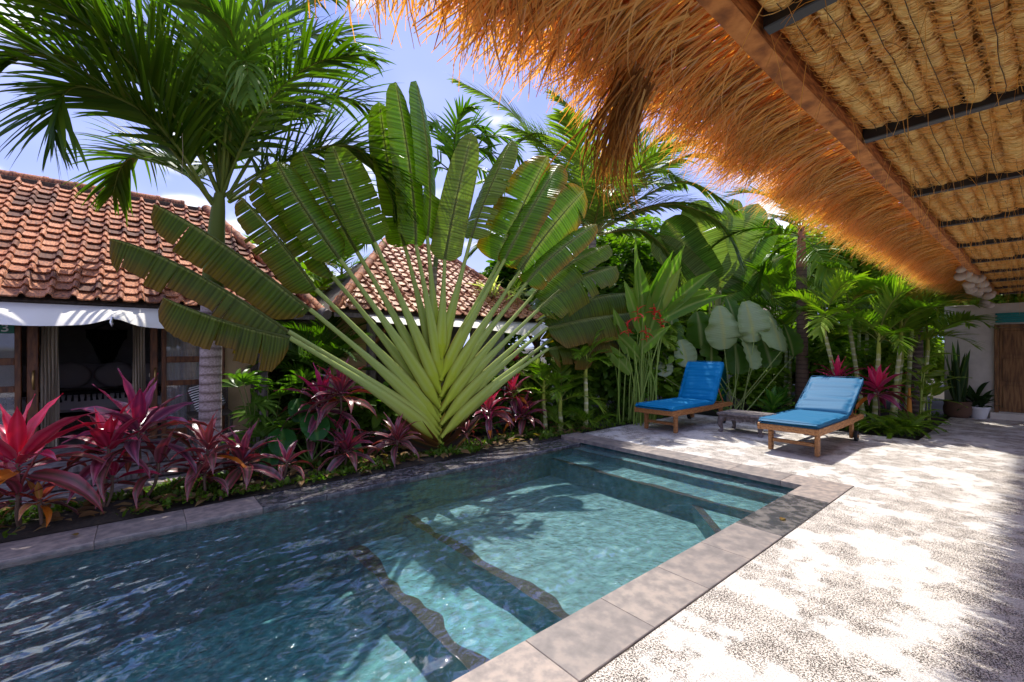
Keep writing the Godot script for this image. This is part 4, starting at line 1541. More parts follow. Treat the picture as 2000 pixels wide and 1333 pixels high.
const SLIM := [
	[Vector3(4.23, 4.73, -6.76), Vector3(4.23, 5.35, -6.97), Vector3(4.18, 5.71, -7.24), Vector3(4.17, 5.70, -7.46)],
	[Vector3(4.25, 4.73, -6.75), Vector3(4.40, 5.36, -6.72), Vector3(4.73, 5.58, -6.56), Vector3(4.93, 5.20, -6.50)],
	[Vector3(4.25, 4.73, -6.75), Vector3(4.57, 5.09, -6.48), Vector3(4.85, 4.91, -6.25), Vector3(4.95, 4.36, -6.16)],
	[Vector3(4.23, 4.68, -6.76), Vector3(3.83, 4.96, -6.98), Vector3(3.51, 4.75, -7.14), Vector3(3.34, 4.19, -7.17)],
	[Vector3(4.25, 4.71, -6.75), Vector3(4.20, 5.37, -6.57), Vector3(4.21, 5.59, -6.34), Vector3(4.24, 5.55, -6.10)],
	[Vector3(4.25, 4.68, -6.75), Vector3(4.73, 4.80, -6.56), Vector3(5.05, 4.39, -6.51), Vector3(5.15, 3.87, -6.64)],
	[Vector3(4.23, 4.68, -6.76), Vector3(4.05, 4.76, -7.02), Vector3(3.91, 4.24, -7.24), Vector3(3.92, 3.80, -7.34)],
	[Vector3(4.25, 4.71, -6.75), Vector3(4.50, 5.27, -6.54), Vector3(4.98, 5.27, -6.13), Vector3(5.19, 4.82, -5.96)],
]


# ---------------------------------------------------------------- leaves
# one leaf blade along pts; wid = half widths; side = the way its halves spread; fold droops them; torn = chance of a split per row
func blade(b: MB, pts: Array, wid: Array, side: Vector3, fold: float, mid: Color, inner: Color, edge: Color, na := 3, torn := 0.0, ruffle := 0.0) -> void:
	var n := pts.size()
	var T := []
	var S := []
	var N := []
	for k in n:
		var t: Vector3 = (pts[mini(k + 1, n - 1)] - pts[maxi(k - 1, 0)]).normalized()
		var s := (side - t * side.dot(t)).normalized()
		var u := s.cross(t)
		if u.y < 0.0:
			u = -u
		T.push_back(t)
		S.push_back(s)
		N.push_back(u)
	for h in [-1.0, 1.0]:
		var k0 := 0
		while k0 < n - 1:
			var k1 := k0 + 1
			while k1 < n - 1 and not (torn > 0.0 and rng.randf() < torn):
				k1 += 1
			var bend := rnd(-0.16, 0.30 + 0.25 * clampf(fold, 0.0, 1.0)) * (1.0 if torn > 0.0 else 0.0)
			var gap0 := rnd(0.0, 0.05) if torn > 0.0 and k0 > 0 else 0.0
			var gap1 := rnd(0.0, 0.05) if torn > 0.0 and k1 < n - 1 else 0.0
			var first := b.v.size()
			for k in range(k0, k1 + 1):
				for q in na + 1:
					var f := float(q) / na
					var w: float = wid[k]
					var p: Vector3 = pts[k] + S[k] * (h * w * f) - N[k] * (w * (fold * f * (0.35 + 0.65 * f) + bend * f * f))
					if gap0 > 0.0 and k == k0:
						p += T[k] * w * gap0 * f
					if gap1 > 0.0 and k == k1:
						p -= T[k] * w * gap1 * f
					if ruffle > 0.0:
						p += N[k] * ruffle * f * f * sin(k * 2.1 + h * 1.3 + pts[0].x * 7.0)
					b.col = mid if q == 0 else inner.lerp(edge, clampf(smoothstep(0.55, 1.0, f) + 0.7 * smoothstep(0.86, 1.0, float(k) / (n - 1)), 0.0, 1.0))
					b.add(p, Vector2(float(k) / (n - 1), f))
			for k in k1 - k0:
				for q in na:
					var a := first + k * (na + 1) + q
					if h > 0:
						b.tri(a, a + 1, a + na + 1)
						b.tri(a + 1, a + na + 2, a + na + 1)
					else:
						b.tri(a, a + na + 1, a + 1)
						b.tri(a + 1, a + na + 1, a + na + 2)
			k0 = k1
	b.col = Color(1, 1, 1)


func widths(n: int, w: float, kind: String) -> Array:
	var out := []
	for k in n:
		var t := float(k) / (n - 1)
		match kind:
			"lance":
				out.push_back(w * (0.16 + 0.84 * pow(sin(PI * pow(clampf(t * 0.93 + 0.07, 0, 1), 0.75)), 1.0)) * (1.0 - pow(t, 6.0)) + 0.001)
			"strap":
				out.push_back(w * (0.5 + 0.5 * sin(PI * minf(t * 1.4, 0.5))) * (1.0 - pow(t, 5.0)) + 0.0006)
			"oval":
				out.push_back(w * pow(sin(PI * clampf(0.04 + 0.94 * pow(t, 0.85), 0, 1)), 0.55) * (1.0 - 0.12 * t) + 0.001)
			"banana":
				out.push_back(w * minf(1.0, pow(t * 9.0 + 0.12, 0.5)) * pow(maxf(1.0 - pow(t, 8.0), 0.0), 0.5) + 0.003)
	return out


# a leaf of its own axes: grows along +x, upper side +y, bends down by curve
func leaf_mesh(l: float, w: float, kind: String, curve: float, fold: float, mid: Color, inner: Color, edge: Color, stalk := 0.0, rows := 9, na := 2, ruffle := 0.0, tw := 0.0) -> ArrayMesh:
	var b := MB.new()
	var pts := []
	var p := Vector3(stalk, 0, 0)
	var an := 0.0
	for k in rows:
		pts.push_back(p)
		an = -curve * pow(float(k) / (rows - 1), 1.3)
		p += Vector3(cos(an), sin(an), 0.0) * l / (rows - 1)
	blade(b, pts, widths(rows, w, kind), Vector3(0, sin(tw), cos(tw)), fold, mid, inner, edge, na, 0.0, ruffle)
	if stalk > 0.0:
		b.col = mid
		b.tube([Vector3.ZERO, Vector3(stalk * 0.5, 0.01, 0), Vector3(stalk, 0, 0)], [w * 0.10, w * 0.08, w * 0.06], 5, false)
		b.col = Color(1, 1, 1)
	return b.mesh()


# direction (azimuth, elevation) for a leaf mesh, with roll about its own axis
func aim(az: float, el: float, roll := 0.0) -> Basis:
	return Basis(Vector3.UP, az) * Basis(Vector3(0, 0, 1), el) * Basis(Vector3.RIGHT, roll)


# a feather palm frond along pts: rachis and leaflets, in one mesh
func frond(pts: Array, ll: float, lw: float, n: int, spread: float, vee: float, droop: float, cols: Array, bare := 0.12, rr := 0.014, segs := 5) -> ArrayMesh:
	var b := MB.new()
	var m := n + 4
	var line := spline(pts, m)
	var rad := []
	for k in m:
		rad.push_back(rr * (1.0 - 0.85 * k / (m - 1.0)))
	b.col = cols[2]
	b.tube(line, rad, 5, false)
	for k in range(int(m * bare), m - 1):
		var t := float(k) / (m - 1)
		var T: Vector3 = (line[k + 1] - line[k - 1]).normalized()
		var up := (Vector3.UP - T * T.y)
		up = (up if up.length() > 0.15 else (Vector3(0.3, 0.2, 1).cross(T))).normalized()
		var S := T.cross(up).normalized()
		for h in [-1.0, 1.0]:
			var tw: float = rnd(-spread, spread) + vee
			var d: Vector3 = S * h * cos(tw) + up * sin(tw)
			var ang := lerpf(1.15, 0.45, t) + rnd(-0.1, 0.1)
			d = (d * sin(ang) + T * cos(ang)).normalized()
			var tb := (t - bare) / (1.0 - bare)
			var l := ll * (0.45 + 0.55 * sin(PI * clampf(tb * 0.8 + 0.16, 0, 1))) * rnd(0.85, 1.1)
			if t > 0.9:
				l *= 0.75
			var W := (T - d * d.dot(T)).normalized()
			var nn := d.cross(W)
			W = (W * cos(0.5) + nn * sin(0.5) * h).normalized()
			var p: Vector3 = line[k] + T * rnd(-0.01, 0.01)
			var c: Color = cols[0].lerp(cols[1], rng.randf())
			var first := b.v.size()
			for s in segs + 1:
				var f := float(s) / segs
				var w := lw * (0.45 + 0.9 * f) * (1.0 - f) * 2.0 + 0.0012
				b.col = c if f < 0.85 else c.lerp(cols[3], 0.6)
				b.add(p - W * w, Vector2(0, f))
				b.add(p + W * w, Vector2(1, f))
				d = (d + Vector3.DOWN * droop * (0.4 + f) / segs).normalized()
				p += d * l / segs
			for s in segs:
				var a := first + s * 2
				b.tri(a, a + 1, a + 2)
				b.tri(a + 1, a + 3, a + 2)
	b.col = Color(1, 1, 1)
	return b.mesh()


# an arching frond in its own axes: starts along +x, bends down
func own_frond(l: float, arch: float, ll: float, lw: float, n: int, spread: float, vee: float, droop: float, cols: Array, bare := 0.2, rr := 0.012, segs := 5) -> ArrayMesh:
	var pts := []
	var p := Vector3.ZERO
	for k in 8:
		pts.push_back(p)
		var an := -arch * pow(k / 7.0, 1.4)
		p += Vector3(cos(an), sin(an), 0) * l / 7.0
	return frond(pts, ll, lw, n, spread, vee, droop, cols, bare, rr, segs)


# a trunk with ring scars
func ringed(pts: Array, radii: Array, step: float, c0: Color, c1: Color, depth := 0.05, sides := 14) -> ArrayMesh:
	var b := MB.new()
	var len := 0.0
	for k in pts.size() - 1:
		len += pts[k].distance_to(pts[k + 1])
	var n := int(len / step) * 4 + 1
	var line := spline(pts, n)
	var rows := []
	for k in n:
		var f := float(k) / (n - 1) * (radii.size() - 1)
		var r: float = lerpf(radii[int(f)], radii[mini(int(f) + 1, radii.size() - 1)], f - int(f))
		var ph := k % 4
		r *= 1.0 + (depth if ph == 0 else (-depth * 0.6 if ph == 1 else 0.0)) * rnd(0.5, 1.2)
		b.col = c1 if ph == 0 else c0.lerp(c1, rnd(0.0, 0.25))
		for q in sides:
			var an := TAU * q / sides
			b.add(line[k] + Vector3(cos(an) * r, 0.006 * sin(an * 2.0 + k), sin(an) * r), Vector2(float(q) / sides, float(k)))
	for k in n - 1:
		for q in sides:
			var a := k * sides + q
			var e := k * sides + (q + 1) % sides
			b.tri(a, e, a + sides)
			b.tri(e, e + sides, a + sides)
	b.col = Color(1, 1, 1)
	return b.mesh()


func stem_mesh(pts: Array, r0: float, r1: float, c: Color, sides := 6) -> ArrayMesh:
	var b := MB.new()
	b.col = c
	var line := spline(pts, 8)
	var rr := []
	for k in 8:
		rr.push_back(lerpf(r0, r1, k / 7.0))
	b.tube(line, rr, sides, true)
	b.col = Color(1, 1, 1)
	return b.mesh()


func build_fan_palm() -> void:
	var t := thing("fan_palm", "huge fan-shaped traveller palm spreading flat from one foot beside the pool", "palm tree", Vector3(3.5, 0, -5.95))
	var o := -t.position
	var half := FAN.size() / 2.0 - 0.5
	for k in FAN.size():
		var d: Array = FAN[k]
		var f := (k - half) / half
		var s: Vector3 = d[0] + o
		var tip: Vector3 = d[2] + o
		var mid: Vector3 = d[1] + o
		var a := Vector3(-0.02 * signf(f), lerpf(1.38, 0.10, pow(absf(f), 0.8)), 0.012 * k * (1 if k % 2 else -1) * 0.3)
		var c := a.lerp(s, 0.32) + Vector3(-0.10 * f, 0.12 * absf(f), 0)
		# the stalk: a channelled sheath that narrows upwards
		var b := MB.new()
		var rows := []
		var n := 26
		for r in n + 1:
			var q := float(r) / n
			var p := bez(a, c, s, q)
			var T := (bez(a, c, s, q + 0.02) - bez(a, c, s, q - 0.02)).normalized()
			var S := T.cross(Vector3(0, 0, 1)).normalized()
			var w := 0.5 * lerpf(lerpf(0.06, 0.215, smoothstep(0.0, 0.24, q)), 0.060, smoothstep(0.24, 0.92, q))
			var th := lerpf(0.05, 0.026, q)
			var g := Color(0.34, 0.40, 0.012).lerp(Color(0.26, 0.34, 0.06), smoothstep(0.2, 0.75, q))
			g = g.lerp(Color(0.30, 0.30, 0.12), 0.25 * absf(f) + 0.25 * rng.randf() * 0.3)
			var rim := Color(0.09, 0.03, 0.01).lerp(g, smoothstep(0.35, 0.7, q))
			var row := []
			for e in [[-1.0, 0.0, 1], [-0.93, 0.35, 0], [-0.5, 0.9, 0], [0.0, 1.0, 0], [0.5, 0.9, 0], [0.93, 0.35, 0], [1.0, 0.0, 1], [0.5, -0.7, 0], [-0.5, -0.7, 0]]:
				b.col = rim if e[2] else g.lerp(rim, 0.35) if absf(e[0]) > 0.9 else g.lerp(Color(0.45, 0.5, 0.2), 0.2 if absf(e[0]) == 0.5 and q > 0.2 else 0.0)
				b.add(p + S * e[0] * w + Vector3(0, 0, e[1] * th), Vector2(e[0], q))
		for r in n:
			for e in 9:
				var i0 := r * 9 + e
				var i1 := r * 9 + (e + 1) % 9
				b.tri(i0, i0 + 9, i1)
				b.tri(i1, i0 + 9, i1 + 9)
		var st := part("leaf_stalk", b.mesh(), mats.stalk, t)
		# the blade, continuing the stalk
		b = MB.new()
		var rows_n := 44
		var pts := []
		var ctrl := mid * 2.0 - (s + tip) / 2.0
		for r in rows_n:
			pts.push_back(bez(s, ctrl, tip, float(r) / (rows_n - 1)))
		var T0 := (tip - s).normalized()
		var flat := T0.cross(Vector3(0, 0, 1)).normalized()
		var tw := deg_to_rad(d[4] + rnd(-14, 14))
		var side := flat * cos(tw) + Vector3(0, 0, 1) * sin(tw) * (1.0 if T0.x > 0 else -1.0)
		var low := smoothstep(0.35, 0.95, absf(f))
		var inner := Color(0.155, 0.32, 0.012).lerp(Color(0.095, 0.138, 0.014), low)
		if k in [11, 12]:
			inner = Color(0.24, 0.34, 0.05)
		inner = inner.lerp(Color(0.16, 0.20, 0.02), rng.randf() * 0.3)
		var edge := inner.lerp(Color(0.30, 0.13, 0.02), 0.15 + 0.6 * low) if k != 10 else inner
		if k in [13, 14, 15, 16]:
			edge = Color(0.42, 0.22, 0.02)
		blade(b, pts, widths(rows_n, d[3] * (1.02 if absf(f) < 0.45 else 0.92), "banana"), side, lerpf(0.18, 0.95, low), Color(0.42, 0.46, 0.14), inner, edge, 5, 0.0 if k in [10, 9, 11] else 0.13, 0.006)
		b.col = Color(0.42, 0.46, 0.14)
		var line := []
		var rr := []
		for r in range(0, rows_n, 3):
			line.push_back(pts[r] + Vector3(0, 0, 0.004))
			rr.push_back(lerpf(0.022, 0.004, float(r) / rows_n))
		b.tube(line, rr, 5, false)
		part("blade", b.mesh(), mats.fanleaf, st)
	# dried brown sheaths at the foot
	for k in 6:
		var s := 1.0 if k % 2 else -1.0
		var b := MB.new()
		var pts := []
		for r in 9:
			var q := r / 8.0
			pts.push_back(Vector3(s * (0.06 + q * (0.85 - k * 0.10)), 0.02 + 0.05 * k * 0.4 + (0.10 + 0.05 * k) * q + 0.40 * q * q, 0.10 - 0.02 * k))
		blade(b, pts, widths(9, 0.10, "lance"), Vector3(0, 1, 0.5), 0.4, Color(0.10, 0.05, 0.03), Color(0.13, 0.06, 0.03) if k > 1 else Color(0.05, 0.045, 0.045), Color(0.22, 0.09, 0.03), 3)
		part("dry_sheath", b.mesh(), mats.leaf, t)


func build_near_palm() -> void:
	var t := thing("tall_palm", "tall palm with pale ringed grey trunk in front of the near bungalow", "palm tree", Vector3(0.66, 0, -6.7))
	var o := -t.position
	part("trunk", ringed([Vector3(0, -0.1, 0), Vector3(0.005, 1.0, 0), Vector3(0.02, 2.2, 0)], [0.140, 0.121, 0.118, 0.117], 0.105, Color(0.74, 0.68, 0.68), Color(0.26, 0.2, 0.18), 0.012, 24), mats.palmbark, t)
	var b := MB.new()
	var rows := []
	b.col = Color(0.12, 0.155, 0.03)
	b.tube(spline([Vector3(0.02, 2.18, 0), Vector3(0.03, 2.3, 0), Vector3(0.06, 2.9, 0), Vector3(0.10, 3.5, 0)], 20), [0.11, 0.115, 0.118, 0.12, 0.12, 0.119, 0.117, 0.114, 0.11, 0.106, 0.102, 0.098, 0.094, 0.09, 0.086, 0.082, 0.078, 0.072, 0.065, 0.055], 16)
	part("crownshaft", b.mesh(), mats.stalk, t)
	var cols := [Color(0.045, 0.10, 0.010), Color(0.125, 0.21, 0.017), Color(0.26, 0.32, 0.07), Color(0.2, 0.2, 0.05)]
	for k in NEAR_PALM.size():
		var pts := []
		for p in NEAR_PALM[k]:
			pts.push_back(p + o)
		var c := cols.duplicate()
		if k in [2, 7, 8, 13]:
			c[0] = Color(0.10, 0.19, 0.03)
			c[1] = Color(0.17, 0.29, 0.05)
		part("frond", frond(pts, 0.62 if k == 2 else 0.95, 0.021, 80 if k != 2 else 40, 0.65, 0.40, 0.55 if k != 2 else 1.5, c, 0.22 if k != 2 else 0.45, 0.026, 6), mats.palmleaf, t)
	for k in 6:   # more of the head, filling it out
		var az := k * 2.4 + 0.5
		var pts := []
		var p := Vector3(0.12, 3.45, 0)
		for r in 7:
			pts.push_back(p)
			var el := lerpf(1.35, 0.75, (k + 0.5) / 6.0) - 1.5 * pow(r / 6.0, 1.6)
			p += Vector3(cos(az) * cos(el), sin(el), -sin(az) * cos(el)) * 2.6 / 6.0
		part("frond", frond(pts, 0.9, 0.021, 66, 0.65, 0.4, 0.6, cols, 0.2, 0.022, 5), mats.palmleaf, t)
	for k in 5:   # hanging dry threads and a withered spathe
		b = MB.new()
		b.col = Color(0.30, 0.24, 0.16)
		var p := Vector3(rnd(-0.6, 0.8), rnd(2.9, 4.2), rnd(-0.1, 0.4))
		b.tube([p, p + Vector3(0.01, -0.35, 0), p + Vector3(0.0, -rnd(0.6, 1.0), 0.01)], [0.004, 0.003, 0.002], 4, false)
		part("dry_thread", b.mesh(), mats.stalk, t)


func build_cordylines() -> void:
	# leaves by age: young inner ones bright, old outer ones dusky; several tints
	var tints := {
		"a": [Color(0.68, 0.02, 0.06), Color(0.34, 0.015, 0.05), Color(0.11, 0.018, 0.03)],
		"b": [Color(0.26, 0.02, 0.09), Color(0.12, 0.022, 0.065), Color(0.06, 0.026, 0.04)],
		"c": [Color(0.36, 0.09, 0.07), Color(0.15, 0.04, 0.045), Color(0.085, 0.045, 0.035)],
		"d": [Color(0.17, 0.035, 0.06), Color(0.09, 0.036, 0.045), Color(0.06, 0.042, 0.036)],
		"e": [Color(0.62, 0.03, 0.15), Color(0.18, 0.035, 0.07), Color(0.075, 0.032, 0.04)],
		"f": [Color(0.17, 0.055, 0.045), Color(0.09, 0.04, 0.036), Color(0.065, 0.048, 0.03)],
		"g": [Color(0.55, 0.30, 0.05), Color(0.50, 0.10, 0.04), Color(0.40, 0.20, 0.05)],
	}
	var labels := [
		"large bright red and pink cordyline in the pool's near left corner", "scarlet cordyline with drooping orange lower leaves before the dark doorway",
		"tall purple-red cordyline in front of the bungalow's right door", "orange and pink cordyline at the foot of the ringed palm trunk",
		"dusky purple cordyline just right of the ringed palm trunk", "smallest thin-leaved cordyline standing alone by the coping, right of the ringed trunk",
		"hot pink crowned cordyline leaning behind the dark bed, left of the fan palm", "tall dark-leaved cordyline on a bare stem left of the fan palm",
		"low broad dusky cordyline left of the fan palm's foot", "dark cordyline with an orange leaf touching the fan palm's left foot",
		"small greenish brown cordyline touching the fan palm's right foot", "pink-centred cordyline right of the fan palm's foot",
		"dark maroon cordyline between the fan palm and the small ringed palm", "deep red cordyline far back in the shade of the second bungalow",
		"small yellowing cordyline seedling at the near left edge of the coping", "low orange-leaved cordyline in front of the ringed palm trunk",
		"crimson cordyline behind the maroon one, right of the fan palm"]
	for k in CORDYLINES.size():
		var d: Array = CORDYLINES[k]
		var top: Vector3 = d[0]
		var h := maxf(top.y, 0.16)
		var t := thing("cordyline", labels[k], "plant", Vector3(top.x + rnd(-0.03, 0.03), 0.0, top.z), 0.0, "red cordylines along the pool")
		rosette(t, h, d[1], tints[d[2]], 21 if d[1] > 0.36 else 12)
		if d[1] > 0.44 and h > 0.35:
			rosette(t, h * 0.45, d[1] * 0.72, tints[d[2] if k % 2 else "c"], 9, Vector3(rnd(-0.12, 0.12), 0, rnd(-0.02, 0.10)))
	var red := {"b": tints.b, "e": tints.e}
	for k in 2:
		var t := thing("cordyline", ["crimson cordyline showing behind the sunlit lounger's backrest", "magenta cordyline further right among the areca stems"][k], "plant", [Vector3(11.3, 0, -2.85), Vector3(11.2, 0, -2.1)][k], 0.0, "red cordylines in the far bed")
		rosette(t, 0.85 - 0.15 * k, 0.52, [Color(0.85, 0.02, 0.12), Color(0.34, 0.025, 0.09), Color(0.20, 0.03, 0.07)], 24)


func rosette(t: Node3D, h: float, l: float, tint: Array, n: int, off := Vector3.ZERO) -> void:
	var lean := Vector3(rnd(-0.05, 0.05), 0, rnd(-0.04, 0.06)) + off
	part("stem", stem_mesh([off * 0.3, off * 0.5 + lean * 0.4 + Vector3(0, h * 0.5, 0), lean + Vector3(0, h, 0), lean + Vector3(0, h + 0.06, 0)], 0.013, 0.016, Color(0.14, 0.09, 0.06)), mats.stalk, t)
	var kinds := []
	for a in 3:
		for v in 2:
			var c: Color = tint[a]
			if a == 2 and v == 1:
				c = c.lerp(Color(0.10, 0.085, 0.03), 0.55)
			var pale := c.lerp(Color(0.62, 0.24, 0.28), 0.34)
			kinds.push_back(leaf_mesh(l * [0.85, 1.05, 1.1][a], l * [0.10, 0.125, 0.13][a], "lance", [0.25, 0.75, 1.25][a] + v * 0.25, -0.35, c.lerp(Color(0.7, 0.1, 0.2), 0.3), c.lerp(Color(0.05, 0.03, 0.02), v * 0.25), pale if v == 0 else c.lerp(Color(0.7, 0.03, 0.10), 0.4), l * 0.14, 10, 2, l * 0.012))
	for k in n:
		var f := (k + 0.5) / n
		var age := 0 if f < 0.24 else (1 if f < 0.62 else 2)
		var el := lerpf(1.45, -0.25, pow(f, 0.9)) + rnd(-0.12, 0.12)
		var az := k * 2.39996 + rnd(-0.2, 0.2)
		var s := rnd(0.85, 1.12)
		var at := lean + Vector3(0, h + 0.05 - 0.16 * f * minf(1.0, h / 0.5), 0)
		var m: Material = mats.redleaf
		if age == 2 and rng.randf() < 0.06:
			m = mats.orangeleaf
		part("leaf", kinds[age * 2 + rng.randi() % 2], m, t, Transform3D(aim(az, el, rnd(-0.4, 0.4)).scaled(Vector3.ONE * s), at))


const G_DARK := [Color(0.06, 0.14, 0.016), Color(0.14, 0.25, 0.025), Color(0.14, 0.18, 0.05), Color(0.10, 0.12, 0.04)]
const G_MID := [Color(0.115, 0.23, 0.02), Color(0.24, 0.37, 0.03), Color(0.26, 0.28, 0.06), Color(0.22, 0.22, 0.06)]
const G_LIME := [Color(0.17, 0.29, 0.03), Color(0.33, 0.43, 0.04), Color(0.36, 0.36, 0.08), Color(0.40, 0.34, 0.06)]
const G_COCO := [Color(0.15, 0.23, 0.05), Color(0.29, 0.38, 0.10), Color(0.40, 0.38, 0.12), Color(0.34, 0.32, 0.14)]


# a clump of cane palms: stems with rings, each with its own head of arching fronds
func cane_clump(called: String, label: String, at: Vector3, stems: Array, fl: float, per: int, kinds: Array, seedling := 0) -> Node3D:
	var t := thing(called, label, "palm tree", at)
	for s in stems:
		var b := Vector3(s[0], -0.05, s[1])
		var top := Vector3(s[0] + s[3], s[2], s[1] + s[4])
		part("stem", ringed([b, b.lerp(top, 0.5) + Vector3(0.02, 0, 0), top], [0.05, 0.042, 0.036], 0.13, Color(0.34, 0.36, 0.09), Color(0.55, 0.52, 0.36), 0.05, 10), mats.stalk, t)
		part("crownshaft", stem_mesh([top - Vector3(0, 0.02, 0), top + Vector3(0.01, 0.2, 0), top + Vector3(0.02, 0.42, 0)], 0.042, 0.022, Color(0.30, 0.33, 0.05)), mats.stalk, t)
		var a0 := rnd(0, TAU)
		for k in per:
			var f := (k + 0.5) / per
			var xf := Transform3D(aim(a0 + k * 2.4, lerpf(1.35, 0.35, f) + rnd(-0.1, 0.1), rnd(-0.3, 0.3)).scaled(Vector3.ONE * fl * rnd(0.8, 1.1)), top + Vector3(0.02, 0.36 - 0.2 * f, 0))
			part("frond", kinds[rng.randi() % kinds.size()], mats.palmleaf, t, xf)
	for k in seedling:
		var xf := Transform3D(aim(rnd(0, TAU), rnd(0.6, 1.3), rnd(-0.3, 0.3)).scaled(Vector3.ONE * fl * rnd(0.5, 0.8)), Vector3(rnd(-0.25, 0.25), 0.02, rnd(-0.25, 0.25)))
		part("frond", kinds[rng.randi() % kinds.size()], mats.palmleaf, t, xf)
	return t


# a bush: many small leaves through its volume, in lobes with gaps
func bush(called: String, label: String, category: String, at: Vector3, r: Vector3, n: int, leaf: Mesh, mat: Material, cols: Array, sc := 1.0, trunk := 0.0) -> Node3D:
	var t := thing(called, label, category, at)
	var lobes := []
	for k in 9:
		var d := Vector3(rnd(-1, 1), rnd(-0.7, 1), rnd(-1, 1))
		d = d.normalized() * rnd(0.35, 0.85)
		lobes.push_back([Vector3(0, trunk + r.y, 0) + d * r, rnd(0.35, 0.6), rng.randf()])
	if trunk > 0.0:
		part("trunk", stem_mesh([Vector3(0, -0.1, 0), Vector3(0.08, trunk * 0.5, 0.05), Vector3(0, trunk + r.y * 0.9, 0)], 0.05 + trunk * 0.035, 0.03, Color(0.12, 0.09, 0.07), 8), mats.stalk, t)
		for k in 5:
			part("limb", stem_mesh([Vector3(0, trunk + r.y * 0.1 * k, 0), (lobes[k][0] as Vector3) * 0.6 + Vector3(0, trunk * 0.4, 0), lobes[k][0]], 0.05, 0.012, Color(0.12, 0.09, 0.07), 6), mats.stalk, t)
	else:
		for k in 5:
			part("stem", stem_mesh([Vector3(rnd(-0.1, 0.1), -0.05, rnd(-0.1, 0.1)), (lobes[k][0] as Vector3) * 0.55, lobes[k][0]], 0.016, 0.006, Color(0.10, 0.09, 0.05), 5), mats.stalk, t)
	var xf := []
	var cs := []
	for k in n:
		var lb: Array = lobes[rng.randi() % lobes.size()]
		var d := Vector3(rng.randfn(), rng.randfn(), rng.randfn()).normalized() * pow(rng.randf(), 0.4)
		var p: Vector3 = lb[0] + d * r * lb[1]
		if p.y < 0.02:
			continue
		var bs := aim(rnd(0, TAU), rnd(-0.8, 0.7), rnd(-0.8, 0.8))
		xf.push_back(Transform3D(bs.scaled(Vector3.ONE * sc * rnd(0.7, 1.3)), p))
		cs.push_back((cols[0] as Color).lerp(cols[1], clampf(rng.randf() * 0.6 + lb[2] * 0.5, 0, 1)))
	multi("foliage", leaf, mat, xf, cs, t)
	return t


